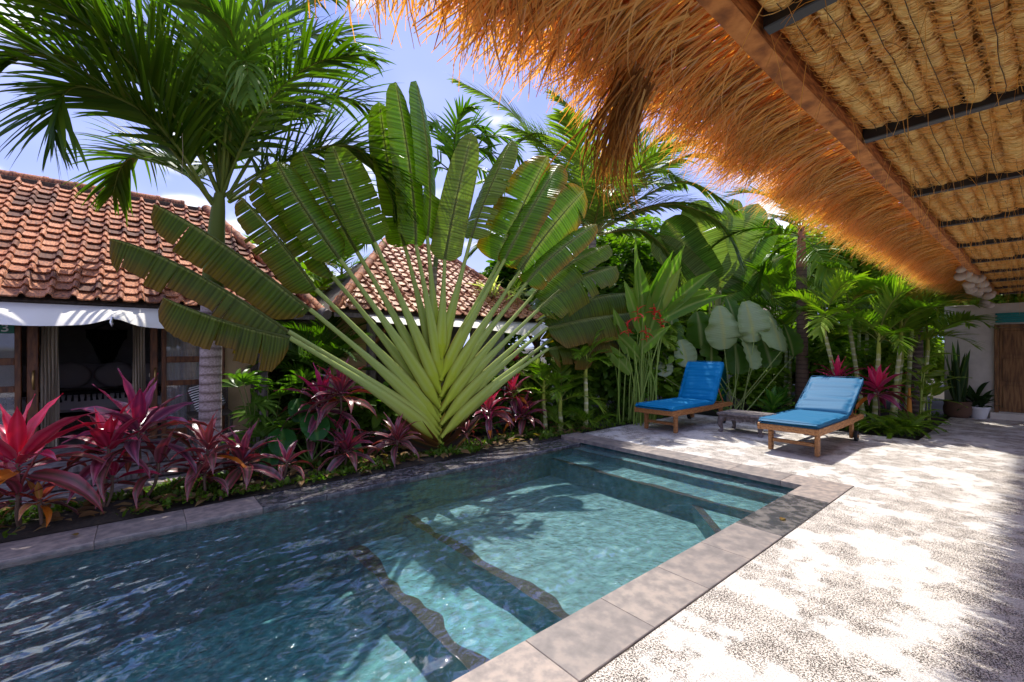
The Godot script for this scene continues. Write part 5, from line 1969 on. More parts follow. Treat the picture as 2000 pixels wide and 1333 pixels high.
func build_garden() -> void:
	var W := Color(1, 1, 1)
	var small := leaf_mesh(0.13, 0.035, "lance", 0.6, -0.2, W, W, W, 0.0, 4, 1)
	var broad := leaf_mesh(0.24, 0.075, "oval", 0.7, -0.15, W, W, W, 0.03, 5, 1)
	var strap := leaf_mesh(0.42, 0.022, "strap", 0.9, -0.2, W, W, W, 0.0, 5, 1)
	# frond kinds of unit length
	var areca := []
	var dark := []
	var lime := []
	for k in 3:
		areca.push_back(own_frond(1.0, 1.2 + 0.35 * k, 0.34, 0.0125, 34, 0.12, 0.45, 0.5, G_MID, 0.22, 0.010))
		dark.push_back(own_frond(1.0, 1.0 + 0.4 * k, 0.30, 0.010, 36, 0.12, 0.35, 0.6, G_DARK, 0.18, 0.009))
		lime.push_back(own_frond(1.0, 1.3 + 0.3 * k, 0.34, 0.013, 32, 0.12, 0.5, 0.5, G_LIME, 0.22, 0.010))
	var gold := own_frond(1.0, 1.9, 0.32, 0.013, 32, 0.1, 0.4, 0.7, [Color(0.45, 0.33, 0.05), Color(0.5, 0.36, 0.06), Color(0.5, 0.28, 0.06), Color(0.45, 0.22, 0.04)], 0.2, 0.010)

	# ---- the coconut palm, slim palm and trunked palms
	var t := thing("coconut_palm", "coconut palm with long loose pale fronds behind the straw fringe", "palm tree", Vector3(10.4, 0, -8.9))
	part("trunk", ringed([Vector3(0.5, -0.1, -0.3), Vector3(0.3, 2.5, -0.1), Vector3(0.1, 5.0, 0.1)], [0.17, 0.13, 0.11], 0.16, Color(0.30, 0.26, 0.22), Color(0.16, 0.13, 0.1), 0.04, 12), mats.stalk, t)
	for k in COCO.size():
		var pts := []
		for p in COCO[k]:
			pts.push_back(p - t.position)
		part("frond", frond(pts, 1.15, 0.026, 96, 0.15, 0.15, 0.45, G_COCO, 0.12, 0.035, 5), mats.palmleaf, t)
	for k in 15:
		var az := k * 2.4 + 0.3
		var pts := []
		var p := Vector3(0.1, 5.0, 0.1)
		for r in 7:
			pts.push_back(p)
			var el := lerpf(1.35, 0.15, (k + 0.5) / 15.0) - 1.25 * pow(r / 6.0, 1.6)
			p += Vector3(cos(az) * cos(el), sin(el), -sin(az) * cos(el)) * rnd(3.6, 4.6) / 6.0
		part("frond", frond(pts, 1.1, 0.026, 80, 0.15, 0.15, 0.45, G_COCO, 0.12, 0.035, 4), mats.palmleaf, t)
	for k in 3:
		part("young_stalk", stem_mesh([Vector3(0.1, 4.9, 0.1), Vector3(0.2 + 0.2 * k, 5.5, 0.2 - 0.1 * k), Vector3(0.25 + 0.4 * k, 6.2 - 0.1 * k, 0.3)], 0.06, 0.025, Color(0.42, 0.36, 0.06)), mats.stalk, t)
	t = thing("slim_palm", "slim palm with dark shaggy head rising straight behind the fan palm", "palm tree", Vector3(3.86, 0, -6.95))
	part("trunk", ringed([Vector3(0, -0.1, 0), Vector3(0.1, 1.5, 0), Vector3(0.2, 3.0, -0.1)], [0.055, 0.042, 0.04], 0.13, Color(0.20, 0.16, 0.12), Color(0.34, 0.3, 0.24), 0.04, 10), mats.stalk, t)
	part("crownshaft", stem_mesh([Vector3(0.2, 2.95, -0.1), Vector3(0.4, 3.9, -0.2), Vector3(0.75, 4.75, -0.3)], 0.045, 0.03, Color(0.14, 0.19, 0.06), 8), mats.stalk, t)
	for k in SLIM.size():
		var pts := []
		for p in SLIM[k]:
			pts.push_back(p - t.position)
		part("frond", frond(pts, 0.42, 0.022, 30, 0.7, 0.2, 0.6, G_DARK, 0.15, 0.014, 4), mats.palmleaf, t)
	for q in 2:
		t = thing("bark_palm", ["palm with rough brown trunk and reddish crownshaft behind the low table", "palm with dark mottled straight trunk left of the off-white wall"][q], "palm tree", [Vector3(12.8, 0, -3.95), Vector3(13.8, 0, -1.95)][q])
		var hh: float = [3.6, 4.6][q]
		part("trunk", ringed([Vector3(0, -0.1, 0), Vector3(0.02, hh * 0.5, 0), Vector3(-0.03, hh, 0)], [0.16, 0.125, 0.115], 0.11, [Color(0.20, 0.14, 0.10), Color(0.07, 0.05, 0.04)][q], [Color(0.10, 0.07, 0.05), Color(0.20, 0.17, 0.14)][q], 0.05, 14), mats.barkmix, t)
		part("crownshaft", stem_mesh([Vector3(-0.03, hh - 0.02, 0), Vector3(-0.03, hh + 0.4, 0), Vector3(-0.03, hh + 1.0, 0)], 0.13, 0.07, [Color(0.36, 0.15, 0.09), Color(0.2, 0.22, 0.06)][q], 10), mats.stalk, t)
		for k in 13:
			var f := (k + 0.5) / 13
			part("frond", (areca + dark)[rng.randi() % 6], mats.palmleaf, t, Transform3D(aim(k * 2.4 + q, lerpf(1.25, -0.35, f), rnd(-0.3, 0.3)).scaled(Vector3.ONE * rnd(1.9, 2.3)), Vector3(-0.03, hh + 0.9 - 0.2 * f, 0)))

	# ---- cane palms
	cane_clump("cane_palm", "cane palm clump with yellow-green ringed stems behind the sunlit lounger", Vector3(11.9, 0, -2.35), [[-0.45, 0.1, 1.45, -0.12, 0.1], [-0.05, 0.3, 1.7, 0.05, 0.15], [0.2, -0.2, 2.2, 0.1, -0.3], [-0.3, -0.4, 1.9, -0.35, -0.3], [0.5, 0.25, 1.3, 0.2, 0.1]], 1.5, 7, areca + lime, 0)
	t = cane_clump("cane_palm", "cane palm with golden yellow drooping fronds left of the dark trunk", Vector3(12.75, 0, -1.95), [[0.0, 0.0, 1.9, -0.1, 0.1], [0.25, 0.2, 1.5, 0.1, 0.1]], 1.4, 6, areca, 0)
	for k in 3:
		part("golden_frond", gold, mats.palmleaf, t, Transform3D(aim(2.2 + k * 0.9, 1.1, 0.2).scaled(Vector3.ONE * 1.4), Vector3(-0.1, 2.1, 0.1)))
	part("dry_sheath", stem_mesh([Vector3(-0.62, 0.12, 0.14), Vector3(-0.60, 0.4, 0.14), Vector3(-0.59, 0.72, 0.14)], 0.055, 0.02, Color(0.62, 0.25, 0.04), 8), mats.stalk, t)
	cane_clump("cane_palm", "tall cane palm behind the two round-leaved plants, left of the brown trunk", Vector3(13.6, 0, -4.6), [[0, 0, 2.0, 0.1, 0], [0.3, -0.3, 2.4, 0.2, -0.2], [-0.3, 0.2, 1.7, -0.2, 0.1]], 1.8, 7, areca + dark, 2)
	cane_clump("cane_palm", "tall lime cane palm under the far end of the straw fringe", Vector3(14.6, 0, -3.2), [[0, 0, 2.0, 0.1, 0], [0.3, -0.3, 1.6, 0.2, -0.2], [-0.3, 0.2, 2.3, -0.2, 0.1]], 1.7, 7, lime, 2)
	cane_clump("cane_palm", "small cane palm with thin ringed trunk at the pool's far left corner", Vector3(6.65, 0, -5.75), [[0, 0, 1.0, 0.0, 0.0]], 0.95, 9, areca, 9)
	cane_clump("cane_palm", "bushy pale young cane palm just left of the small ringed trunk", Vector3(6.15, 0, -5.95), [[0, 0, 0.35, 0.0, 0.0], [-0.2, -0.2, 0.5, -0.05, 0]], 0.9, 8, lime + areca, 6)
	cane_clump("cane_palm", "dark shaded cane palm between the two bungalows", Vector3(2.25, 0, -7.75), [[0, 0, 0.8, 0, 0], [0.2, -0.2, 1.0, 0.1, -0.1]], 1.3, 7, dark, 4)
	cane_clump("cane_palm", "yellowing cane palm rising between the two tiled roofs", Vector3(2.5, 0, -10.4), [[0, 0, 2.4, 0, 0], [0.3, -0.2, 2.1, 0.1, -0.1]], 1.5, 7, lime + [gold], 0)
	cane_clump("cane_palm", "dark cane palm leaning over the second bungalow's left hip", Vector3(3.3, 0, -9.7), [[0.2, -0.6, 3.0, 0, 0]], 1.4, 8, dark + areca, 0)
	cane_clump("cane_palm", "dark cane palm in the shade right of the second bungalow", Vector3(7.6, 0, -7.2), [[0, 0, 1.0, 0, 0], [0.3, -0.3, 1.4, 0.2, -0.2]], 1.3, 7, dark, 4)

	# ---- heliconia with red flowers
	cane_clump("cane_palm", "sunlit pale cane palm rising between heliconia and round-leaved plants", Vector3(10.6, 0, -6.9), [[0, 0, 1.7, 0.1, 0], [0.4, -0.3, 2.1, 0.2, -0.2], [-0.4, 0.2, 1.4, -0.2, 0.1]], 1.6, 7, lime, 0)
	t = thing("heliconia", "tall heliconia clump with paddle leaves and hanging red flowers", "plant", Vector3(7.95, 0, -5.45))
	for k in HELI.size():
		var d: Array = HELI[k]
		var s: Vector3 = d[0] - t.position
		var tip: Vector3 = d[1] - t.position
		var foot := Vector3(rnd(-0.3, 0.3), -0.02, rnd(-0.25, 0.25))
		var c := Color(0.19, 0.33, 0.03).lerp(Color(0.11, 0.23, 0.02), rng.randf())
		if k == 3:
			c = Color(0.30, 0.36, 0.04)
		var st := part("stem", stem_mesh([foot, foot.lerp(s, 0.6) + Vector3(rnd(-0.05, 0.05), 0.1, 0), s], 0.017, 0.010, Color(0.22, 0.30, 0.06)), mats.stalk, t)
		var b := MB.new()
		var pts := []
		var sag := Vector3(0, 0.16 * (tip - s).length() * clampf(absf((tip - s).normalized().x) + 0.2, 0, 1), 0)
		for r in 16:
			pts.push_back(bez(s, (s + tip) / 2 + sag, tip, r / 15.0))
		var T := (tip - s).normalized()
		var side := T.cross(Vector3(0.64, 0, -0.77)).normalized() * 0.85 + Vector3(0.64, 0, -0.77) * rnd(-0.6, 0.6)
		blade(b, pts, widths(16, d[2] if k != 13 else 0.06, "lance"), side, rnd(-0.35, 0.2), Color(0.32, 0.40, 0.09), c, c.lerp(Color(0.2, 0.25, 0.03), 0.5), 4, 0.02, 0.008)
		part("leaf", b.mesh(), mats.gloss, st)
	for k in 16:
		var foot := Vector3(rnd(-0.45, 0.35), -0.02, rnd(-0.3, 0.35))
		part("stem", stem_mesh([foot, foot + Vector3(rnd(-0.1, 0.1), 0.7, 0), foot + Vector3(rnd(-0.2, 0.2), rnd(1.2, 2.0), rnd(-0.1, 0.1))], 0.015, 0.008, Color(0.25, 0.34, 0.06).lerp(Color(0.12, 0.2, 0.03), rng.randf())), mats.stalk, t)
	var bract := leaf_mesh(0.20, 0.028, "lance", 0.5, -0.6, W, W, W, 0.0, 6, 1)
	for f in HELI_FLOWERS:
		var p: Vector3 = f[0] - t.position
		var fl := part("flower", stem_mesh([p + Vector3(0.02, 0.20, -0.03), p + Vector3(0, 0.05, 0), p + Vector3(0, -0.14, 0.02)], 0.007, 0.005, Color(0.5, 0.03, 0.02)), mats.stalk, t)
		for k in 7:
			part("bract", bract, mats.redbract, fl, Transform3D(aim(k * 2.6 + p.x * 5.0, rnd(-0.5, 0.8), 0).scaled(Vector3.ONE * rnd(0.7, 1.15)), p + Vector3(0, 0.12 - k * 0.035, 0)))

	# ---- big banana-like leaves behind
	t = thing("banana_plant", "banana-like clump with broad pale ribbed leaves behind the round-leaved plants", "plant", Vector3(14.0, 0, -6.7))
	for k in BANANA.size():
		var d: Array = BANANA[k]
		var s: Vector3 = d[0] - t.position
		var tip: Vector3 = d[1] - t.position
		var foot := Vector3(rnd(-0.3, 0.3), -0.02, rnd(-0.3, 0.3))
		var st := part("leaf_stalk", stem_mesh([foot, foot.lerp(s, 0.5) + Vector3(0, 0.15, 0), s], 0.07, 0.03, Color(0.30, 0.32, 0.12)), mats.stalk, t)
		var b := MB.new()
		var pts := []
		for r in 30:
			pts.push_back(bez(s, (s + tip) / 2 + Vector3(0, 0.25, 0), tip, r / 29.0))
		var T := (tip - s).normalized()
		var away := Vector3(0.64, 0, -0.77)
		var c := Color(0.15, 0.28, 0.05) if k in [3, 4, 5] else Color(0.32, 0.42, 0.15)
		blade(b, pts, widths(30, d[2], "banana"), T.cross(away).normalized() + away * [0.3, 1.4, 0.5, 0.4, 0.6, 0.2, 0.9, 0.8, 0.4][k], 0.25, Color(0.42, 0.44, 0.16), c, c.lerp(Color(0.25, 0.2, 0.04), 0.25), 4, 0.06, 0.01)
		part("blade", b.mesh(), mats.fanleaf, st)

	# ---- round waxy leaves
	t = thing("round_leaved_plant", "plant with large round waxy grey-green leaves behind the deep blue lounger", "plant", Vector3(10.7, 0, -4.75))
	var toward := Vector3(-0.64, 0, 0.77)
	for k in CALATHEA.size():
		var d: Array = CALATHEA[k]
		var c: Vector3 = d[0] - t.position
		var l: float = d[1] * 2.55
		var tilt := rnd(-0.35, 0.35)
		var up := (Vector3(0, 1, 0) + toward * rnd(-0.55, 0.35) + Vector3(0.77, 0, 0.64) * tilt * 0.6).normalized()
		var s := c - up * l * 0.5
		var foot := Vector3(rnd(-0.35, 0.35), -0.02, rnd(-0.25, 0.35))
		var st := part("leaf_stalk", stem_mesh([foot, foot.lerp(s, 0.6), s], 0.014, 0.009, Color(0.28, 0.34, 0.10)), mats.stalk, t)
		var b := MB.new()
		var pts := []
		for r in 18:
			var f := r / 17.0
			pts.push_back(s + up * l * f - toward * ((0.22 * f * f - 0.10 * f) * l))
		var side := up.cross(toward).normalized() + toward * rnd(-0.75, 0.75)
		var col := Color(0.36, 0.42, 0.25).lerp(Color(0.26, 0.38, 0.10), rng.randf()) if d[2] == 1 else Color(0.10, 0.20, 0.03)
		blade(b, pts, widths(18, d[1], "oval"), side, rnd(-0.35, 0.35), Color(0.40, 0.42, 0.16), col, col.lerp(Color(0.2, 0.28, 0.06), 0.4), 5, 0.03, 0.022)
		part("blade", b.mesh(), mats.waxleaf if d[2] == 1 else mats.gloss, st)

	# ---- plants under and between, on the left bed
	var finger := leaf_mesh(0.36, 0.031, "strap", 1.05, -0.25, Color(0.16, 0.26, 0.04), Color(0.07, 0.16, 0.018), Color(0.09, 0.19, 0.02), 0.0, 7, 1)
	t = thing("lady_palm", "glossy lady palm with finger leaves right of the ringed trunk", "plant", Vector3(1.35, 0, -7.0))
	for k in 22:
		var h := rnd(0.25, 1.15)
		var foot := Vector3(rnd(-0.35, 0.35), -0.02, rnd(-0.2, 0.25))
		var top := foot + Vector3(rnd(-0.25, 0.25), h, rnd(-0.1, 0.3))
		var st := part("stem", stem_mesh([foot, foot.lerp(top, 0.6) + Vector3(0, 0.1, 0), top], 0.008, 0.005, Color(0.14, 0.17, 0.05)), mats.stalk, t)
		var tilt := Basis.from_euler(Vector3(rnd(-0.5, 0.5), rnd(-3.1, 3.1), rnd(-0.4, 0.7)))
		for q in 8:
			part("leaf", finger, mats.gloss, st, Transform3D(tilt * aim((q - 3.5) * 0.42, 0.45 - 0.06 * absf(q - 3.5), rnd(-0.2, 0.2)).scaled(Vector3.ONE * rnd(0.8, 1.15)), top))
	t = thing("elephant_ear", "elephant ear plant with one broad drooping leaf left of the tall cordyline", "plant", Vector3(1.75, 0, -6.35))
	for k in 6:
		var foot := Vector3(0, 0, 0)
		var top := Vector3([0.0, -0.35, 0.3, -0.1, 0.45, -0.5][k], [0.62, 0.45, 0.5, 0.8, 0.3, 0.25][k], [0.1, 0.0, -0.1, -0.25, 0.1, 0.05][k])
		var st := part("leaf_stalk", stem_mesh([foot, top * 0.6 + Vector3(0, 0.08, 0), top], 0.014, 0.008, Color(0.12, 0.2, 0.04)), mats.stalk, t)
		var b := MB.new()
		var pts := []
		var dr := Vector3(top.x * 0.5, -0.75, 0.6).normalized()
		for r in 12:
			pts.push_back(top - dr * 0.06 + dr * 0.42 * (r / 11.0) + Vector3(0, 0, 0.04 * sin(r * 0.28)))
		blade(b, pts, widths(12, 0.19 - 0.015 * k, "oval"), Vector3(1, 0, 0.1), -0.1, Color(0.12, 0.26, 0.05), Color(0.035, 0.13, 0.025), Color(0.045, 0.15, 0.03), 4, 0.0, 0.012)
		part("blade", b.mesh(), mats.gloss, st)
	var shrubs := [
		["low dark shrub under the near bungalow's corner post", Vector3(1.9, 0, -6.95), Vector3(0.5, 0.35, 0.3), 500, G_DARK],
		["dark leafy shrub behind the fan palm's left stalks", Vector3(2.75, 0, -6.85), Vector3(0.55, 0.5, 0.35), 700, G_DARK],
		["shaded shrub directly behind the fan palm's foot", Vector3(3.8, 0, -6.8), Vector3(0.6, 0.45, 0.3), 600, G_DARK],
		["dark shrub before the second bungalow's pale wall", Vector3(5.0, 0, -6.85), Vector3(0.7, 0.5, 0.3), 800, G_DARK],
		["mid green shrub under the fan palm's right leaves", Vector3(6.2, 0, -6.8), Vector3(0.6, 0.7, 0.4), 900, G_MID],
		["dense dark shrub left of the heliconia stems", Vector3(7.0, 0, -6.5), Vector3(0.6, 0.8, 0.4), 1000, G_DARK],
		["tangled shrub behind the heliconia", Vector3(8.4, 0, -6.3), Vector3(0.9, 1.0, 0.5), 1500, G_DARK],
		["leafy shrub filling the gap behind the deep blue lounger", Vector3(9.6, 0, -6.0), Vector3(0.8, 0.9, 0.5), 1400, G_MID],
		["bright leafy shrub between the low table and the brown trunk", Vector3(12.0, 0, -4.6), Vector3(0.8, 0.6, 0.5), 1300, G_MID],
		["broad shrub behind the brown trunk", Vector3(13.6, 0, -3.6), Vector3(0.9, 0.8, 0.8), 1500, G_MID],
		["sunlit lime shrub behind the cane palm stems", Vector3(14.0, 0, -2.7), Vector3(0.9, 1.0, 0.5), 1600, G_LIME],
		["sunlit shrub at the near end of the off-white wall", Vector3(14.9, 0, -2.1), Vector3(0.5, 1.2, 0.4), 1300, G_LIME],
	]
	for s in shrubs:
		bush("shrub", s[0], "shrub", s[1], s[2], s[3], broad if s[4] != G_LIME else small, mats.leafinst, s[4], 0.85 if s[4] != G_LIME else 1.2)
	# taller growth that closes the view
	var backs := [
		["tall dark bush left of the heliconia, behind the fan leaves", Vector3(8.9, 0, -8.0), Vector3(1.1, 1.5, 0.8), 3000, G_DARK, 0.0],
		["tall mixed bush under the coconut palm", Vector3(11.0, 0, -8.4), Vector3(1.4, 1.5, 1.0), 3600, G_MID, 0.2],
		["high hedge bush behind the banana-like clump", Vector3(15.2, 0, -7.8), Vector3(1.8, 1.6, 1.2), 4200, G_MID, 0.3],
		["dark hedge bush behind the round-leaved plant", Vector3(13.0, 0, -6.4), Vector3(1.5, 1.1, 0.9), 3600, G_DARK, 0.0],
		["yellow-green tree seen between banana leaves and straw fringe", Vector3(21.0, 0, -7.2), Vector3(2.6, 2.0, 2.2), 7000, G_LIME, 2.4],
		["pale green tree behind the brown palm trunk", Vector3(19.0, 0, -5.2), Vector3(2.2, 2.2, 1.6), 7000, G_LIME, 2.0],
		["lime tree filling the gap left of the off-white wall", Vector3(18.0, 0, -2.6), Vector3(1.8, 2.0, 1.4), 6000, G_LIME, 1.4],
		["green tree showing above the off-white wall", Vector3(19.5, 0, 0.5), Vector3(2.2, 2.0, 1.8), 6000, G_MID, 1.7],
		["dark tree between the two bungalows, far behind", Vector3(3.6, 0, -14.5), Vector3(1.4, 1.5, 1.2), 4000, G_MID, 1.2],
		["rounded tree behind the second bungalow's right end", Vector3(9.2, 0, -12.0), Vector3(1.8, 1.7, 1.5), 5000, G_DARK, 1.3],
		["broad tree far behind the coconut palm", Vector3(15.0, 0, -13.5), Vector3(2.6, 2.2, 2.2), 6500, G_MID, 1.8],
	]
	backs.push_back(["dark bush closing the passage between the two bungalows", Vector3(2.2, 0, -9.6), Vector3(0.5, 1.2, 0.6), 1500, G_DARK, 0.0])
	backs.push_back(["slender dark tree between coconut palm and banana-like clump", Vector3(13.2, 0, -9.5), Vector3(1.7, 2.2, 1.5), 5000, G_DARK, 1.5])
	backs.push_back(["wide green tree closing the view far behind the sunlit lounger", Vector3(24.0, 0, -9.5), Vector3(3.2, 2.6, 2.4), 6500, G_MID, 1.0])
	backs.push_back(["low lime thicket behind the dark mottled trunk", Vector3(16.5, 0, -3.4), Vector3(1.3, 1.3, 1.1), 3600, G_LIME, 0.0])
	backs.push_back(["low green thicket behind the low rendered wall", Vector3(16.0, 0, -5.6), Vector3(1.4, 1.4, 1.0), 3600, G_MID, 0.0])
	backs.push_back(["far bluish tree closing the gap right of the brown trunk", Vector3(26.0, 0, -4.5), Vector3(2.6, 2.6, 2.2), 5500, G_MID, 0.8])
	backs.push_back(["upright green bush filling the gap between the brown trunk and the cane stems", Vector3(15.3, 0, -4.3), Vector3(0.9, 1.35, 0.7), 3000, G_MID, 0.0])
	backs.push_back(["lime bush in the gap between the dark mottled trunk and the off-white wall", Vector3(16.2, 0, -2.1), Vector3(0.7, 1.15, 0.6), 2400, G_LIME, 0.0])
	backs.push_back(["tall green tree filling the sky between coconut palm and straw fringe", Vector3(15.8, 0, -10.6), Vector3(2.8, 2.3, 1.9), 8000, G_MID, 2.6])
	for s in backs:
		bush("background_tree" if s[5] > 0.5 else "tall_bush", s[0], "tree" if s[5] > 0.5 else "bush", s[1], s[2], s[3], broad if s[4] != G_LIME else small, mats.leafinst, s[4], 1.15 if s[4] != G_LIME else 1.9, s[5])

	# ---- the far bed's edge: ferns, ginger, pots
	var fern := own_frond(0.55, 1.5, 0.085, 0.010, 26, 0.05, 0.1, 0.3, G_MID, 0.1, 0.004, 3)
	var ferns := [[10.35, -1.75], [10.7, -1.6], [10.3, -2.3], [11.2, -1.62], [10.6, -2.0], [11.7, -1.7]]
	var fern_labels := ["fern at the very corner of the far bed", "fern second from the corner along the far bed's right edge", "fern beside the sunlit lounger's wheel", "fern in front of the cane palm's orange sheath", "fern tucked behind the corner ferns", "fern farthest along the bed's right edge"]
	for q in ferns.size():
		t = thing("fern", fern_labels[q], "fern", Vector3(ferns[q][0], 0, ferns[q][1]), 0.0, "ferns edging the far bed")
		for k in 15:
			part("frond", fern, mats.palmleaf, t, Transform3D(aim(k * 2.4 + q, rnd(0.35, 1.15), rnd(-0.2, 0.2)).scaled(Vector3.ONE * rnd(0.8, 1.25)), Vector3(rnd(-0.05, 0.05), 0.02, rnd(-0.05, 0.05))))
	var ging := leaf_mesh(0.52, 0.085, "lance", 0.9, -0.2, Color(0.42, 0.46, 0.08), Color(0.24, 0.36, 0.04), Color(0.30, 0.38, 0.04), 0.08, 10, 2, 0.01)
	t = thing("ginger_plant", "yellow-green ginger plant with broad drooping leaves by the rough round pot", "plant", Vector3(12.4, 0, -1.62))
	for q in 6:
		var foot := Vector3(rnd(-0.3, 0.5), -0.02, rnd(-0.12, 0.1))
		var top := foot + Vector3(rnd(-0.15, 0.15), rnd(0.8, 1.5), rnd(-0.1, 0.15))
		part("stem", stem_mesh([foot, foot.lerp(top, 0.5), top], 0.013, 0.008, Color(0.26, 0.33, 0.06)), mats.stalk, t)
		for k in 5:
			part("leaf", ging, mats.gloss, t, Transform3D(aim(k * 2.7 + q, rnd(0.1, 0.9), rnd(-0.3, 0.3)).scaled(Vector3.ONE * rnd(0.75, 1.15)), foot.lerp(top, 0.45 + 0.13 * k)))
	# snake plant in a rough round pot
	t = thing("snake_plant_pot", "rough brown round pot with tall upright snake plant against the off-white wall", "potted plant", Vector3(14.05, 0, -1.28))
	var b := MB.new()
	b.lathe([Vector2(0.0, 0.0), Vector2(0.17, 0.0), Vector2(0.225, 0.08), Vector2(0.24, 0.2), Vector2(0.215, 0.30), Vector2(0.23, 0.33), Vector2(0.23, 0.36), Vector2(0.2, 0.36), Vector2(0.19, 0.32), Vector2(0.0, 0.31)], 24)
	part("pot", b.mesh(), mats.rustpot, t)
	for k in 17:
		var sl := leaf_mesh(rnd(0.8, 1.55) if k < 11 else rnd(0.5, 0.9), 0.045, "strap", rnd(0.0, 0.25), -0.35, Color(0.035, 0.07, 0.025), Color(0.045, 0.09, 0.03), Color(0.12, 0.15, 0.05), 0.0, 9, 2, 0.004, rnd(0, 3.0))
		part("leaf", sl, mats.gloss, t, Transform3D(aim(rnd(0, TAU), rnd(1.35, 1.56) if k < 12 else rnd(0.9, 1.3), rnd(0, 3)), Vector3(rnd(-0.12, 0.12), 0.32, rnd(-0.12, 0.12))))
	t = thing("white_pot_plant", "small tapered white pot with dark leafy plant left of the old door", "potted plant", Vector3(14.2, 0, -0.96))
	b = MB.new()
	b.lathe([Vector2(0.0, 0.0), Vector2(0.12, 0.0), Vector2(0.17, 0.21), Vector2(0.182, 0.215), Vector2(0.182, 0.255), Vector2(0.16, 0.255), Vector2(0.155, 0.22), Vector2(0.0, 0.215)], 24)
	part("pot", b.mesh(), mats.paleplaster, t)
	var dl := leaf_mesh(0.34, 0.045, "lance", 0.9, -0.2, Color(0.05, 0.09, 0.03), Color(0.025, 0.055, 0.018), Color(0.035, 0.07, 0.02), 0.06, 8, 2)
	for k in 34:
		part("leaf", dl, mats.gloss, t, Transform3D(aim(k * 2.4, rnd(0.0, 1.4), rnd(-0.3, 0.3)).scaled(Vector3.ONE * rnd(0.8, 1.5)), Vector3(rnd(-0.1, 0.1), 0.2 + rnd(0, 0.25), rnd(-0.1, 0.1))))
	var bb := leaf_mesh(0.42, 0.06, "lance", 0.7, -0.3, Color(0.16, 0.27, 0.05), Color(0.06, 0.17, 0.03), Color(0.08, 0.2, 0.03), 0.05, 9, 2)
	for q in 3:
		t = thing("green_rosette_plant", ["green rosette plant beside the low table", "leafy green rosette under the round waxy leaves", "green rosette plant behind the low table, next to the brown trunk"][q], "plant", [Vector3(10.35, 0, -3.75), Vector3(10.2, 0, -4.9), Vector3(11.6, 0, -4.0)][q], 0.0, "green rosettes by the loungers")
		for k in 22:
			part("leaf", bb, mats.gloss, t, Transform3D(aim(k * 2.4 + q, lerpf(1.3, 0.1, k / 22.0), rnd(-0.3, 0.3)).scaled(Vector3.ONE * rnd(0.8, 1.2)), Vector3(0, 0.06 + 0.3 * (1.0 - k / 22.0), 0)))
	# spiky air plants on the second roof
	t = thing("roof_bromeliads", "tuft of pale spiky plants growing over the second roof's right side", "plant", Vector3(6.35, 2.62, -8.0))
	for k in 60:
		part("leaf", strap, mats.limeleaf, t, Transform3D(aim(k * 2.4, rnd(0.1, 1.3), rnd(-0.3, 0.3)).scaled(Vector3(rnd(0.8, 1.4), 1, 1.2)), Vector3(rnd(-0.6, 0.5), rnd(-0.1, 0.25), rnd(-0.25, 0.3))))

	# ---- ground cover along the coping and in the far bed
	var xf := []
	var cs := []
	var tiny := leaf_mesh(0.07, 0.018, "lance", 0.8, -0.2, W, W, W, 0.0, 3, 1)
	for k in 20000:
		var far := rng.randf() < 0.3
		var mid := rng.randf() < 0.2
		var p := Vector3(rnd(-1.5, 6.6), 0.0, rnd(-6.5, -5.5)) if not far else Vector3(rnd(10.1, 14.2), 0.02, rnd(-4.5, -1.45))
		if mid:
			p = Vector3(rnd(6.2, 10.0), 0.0, rnd(-7.4, -5.46))
		if not mid and sin(p.x * 3.7) + sin(p.z * 9.0 + p.x) < -0.2:
			continue
		xf.push_back(Transform3D(aim(rnd(0, TAU), rnd(0.2, 1.3), 0).scaled(Vector3.ONE * rnd(0.5, 1.3)), p + Vector3(0, rnd(-0.03, 0.02), 0)))
		cs.push_back((G_MID[0] as Color).lerp(Color(0.11, 0.15, 0.02), rng.randf()))
	var litter := []
	var lcs := []
	for k in 500:
		litter.push_back(Transform3D(aim(rnd(0, TAU), rnd(-0.1, 0.25), rnd(-0.5, 0.5)).scaled(Vector3.ONE * rnd(1.0, 2.6)), Vector3(rnd(-1.5, 6.6), rnd(0.0, 0.03), -5.52 - pow(rng.randf(), 1.5) * 0.9)))
		lcs.push_back(Color(0.20, 0.10, 0.04).lerp(Color(0.34, 0.22, 0.10), rng.randf()))
	tag(multi("leaf_litter", tiny, mats.leafinst, litter, lcs, self), "dry brown fallen leaves littering the soil along the left coping", "leaf litter")
	var gc := multi("ground_cover", tiny, mats.leafinst, xf, cs, self)
	tag(gc, "low creeping green ground cover between the coping and the plants", "ground cover")


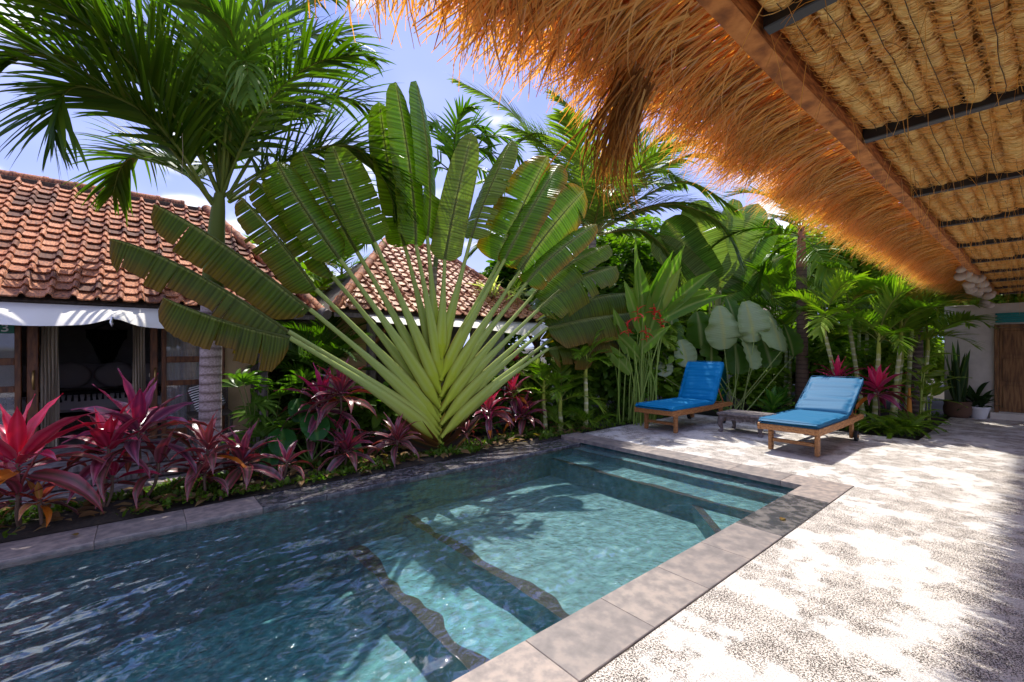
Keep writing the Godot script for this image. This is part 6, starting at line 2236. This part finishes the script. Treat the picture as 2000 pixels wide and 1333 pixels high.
func build_details() -> void:
	# turquoise boards of a fence glimpsed behind the deep blue lounger, and a pale garden wall
	var t := thing("painted_fence", "peeling turquoise board fence glimpsed behind the deep blue lounger", "fence", Vector3(10.9, 0, -5.5))
	for k in 14:
		slab(t, "board", Vector3(k * 0.125 - 0.6, -0.02, -0.012 + 0.004 * (k % 2)), Vector3(k * 0.125 - 0.482, 1.15 + rnd(-0.03, 0.03), 0.012 + 0.004 * (k % 2)), mats["turquoise%d" % (k % 2)], 0.004)
	t = thing("low_rendered_wall", "low pale rendered wall half hidden behind the round-leaved plant", "wall", Vector3(12.6, 0, -5.55))
	slab(t, "wall_panel", Vector3(-0.3, -0.1, -0.1), Vector3(3.0, 1.05, 0.1), mats.plaster, 0.01)
	# a grey thatched hut far behind
	t = thing("grey_thatched_hut", "far hut with weathered grey thatch roof seen under the banana leaves", "hut", Vector3(18.2, 0, -7.4))
	var b := MB.new()
	for k in 5:
		var y := 2.35 + k * 0.24
		var s := 2.2 - k * 0.42
		b.quad(Vector3(-s, y, s), Vector3(s, y, s), Vector3(s - 0.42, y + 0.28, s - 0.42), Vector3(-s + 0.42, y + 0.28, s - 0.42))
		b.quad(Vector3(-s, y, -s), Vector3(-s, y, s), Vector3(-s + 0.42, y + 0.28, s - 0.42), Vector3(-s + 0.42, y + 0.28, -s + 0.42))
		b.quad(Vector3(s, y, s), Vector3(s, y, -s), Vector3(s - 0.42, y + 0.28, -s + 0.42), Vector3(s - 0.42, y + 0.28, s - 0.42))
		b.quad(Vector3(s, y, -s), Vector3(-s, y, -s), Vector3(-s + 0.42, y + 0.28, -s + 0.42), Vector3(s - 0.42, y + 0.28, -s + 0.42))
	part("roof", b.mesh(false), mats.greythatch, t)
	slab(t, "wall", Vector3(-1.5, 0, -1.5), Vector3(1.5, 2.4, 1.5), mats.greywall)
	# leaves fallen on the deck and coping
	var leaf := leaf_mesh(0.09, 0.022, "lance", 0.5, -0.3, Color(0.3, 0.2, 0.06), Color(0.26, 0.15, 0.04), Color(0.2, 0.1, 0.03), 0.0, 5, 1)
	for k in 2:
		var o := part("fallen_leaf", leaf, mats.leaf, self, Transform3D(aim(k * 2.0, 0.05, 0.0), [Vector3(4.4, 0.013, -1.52), Vector3(-0.42, -0.035, -5.25)][k]))
		tag(o, ["small dry leaf lying on the right-hand pool coping", "small dry leaf lying on the near left coping"][k], "leaf")
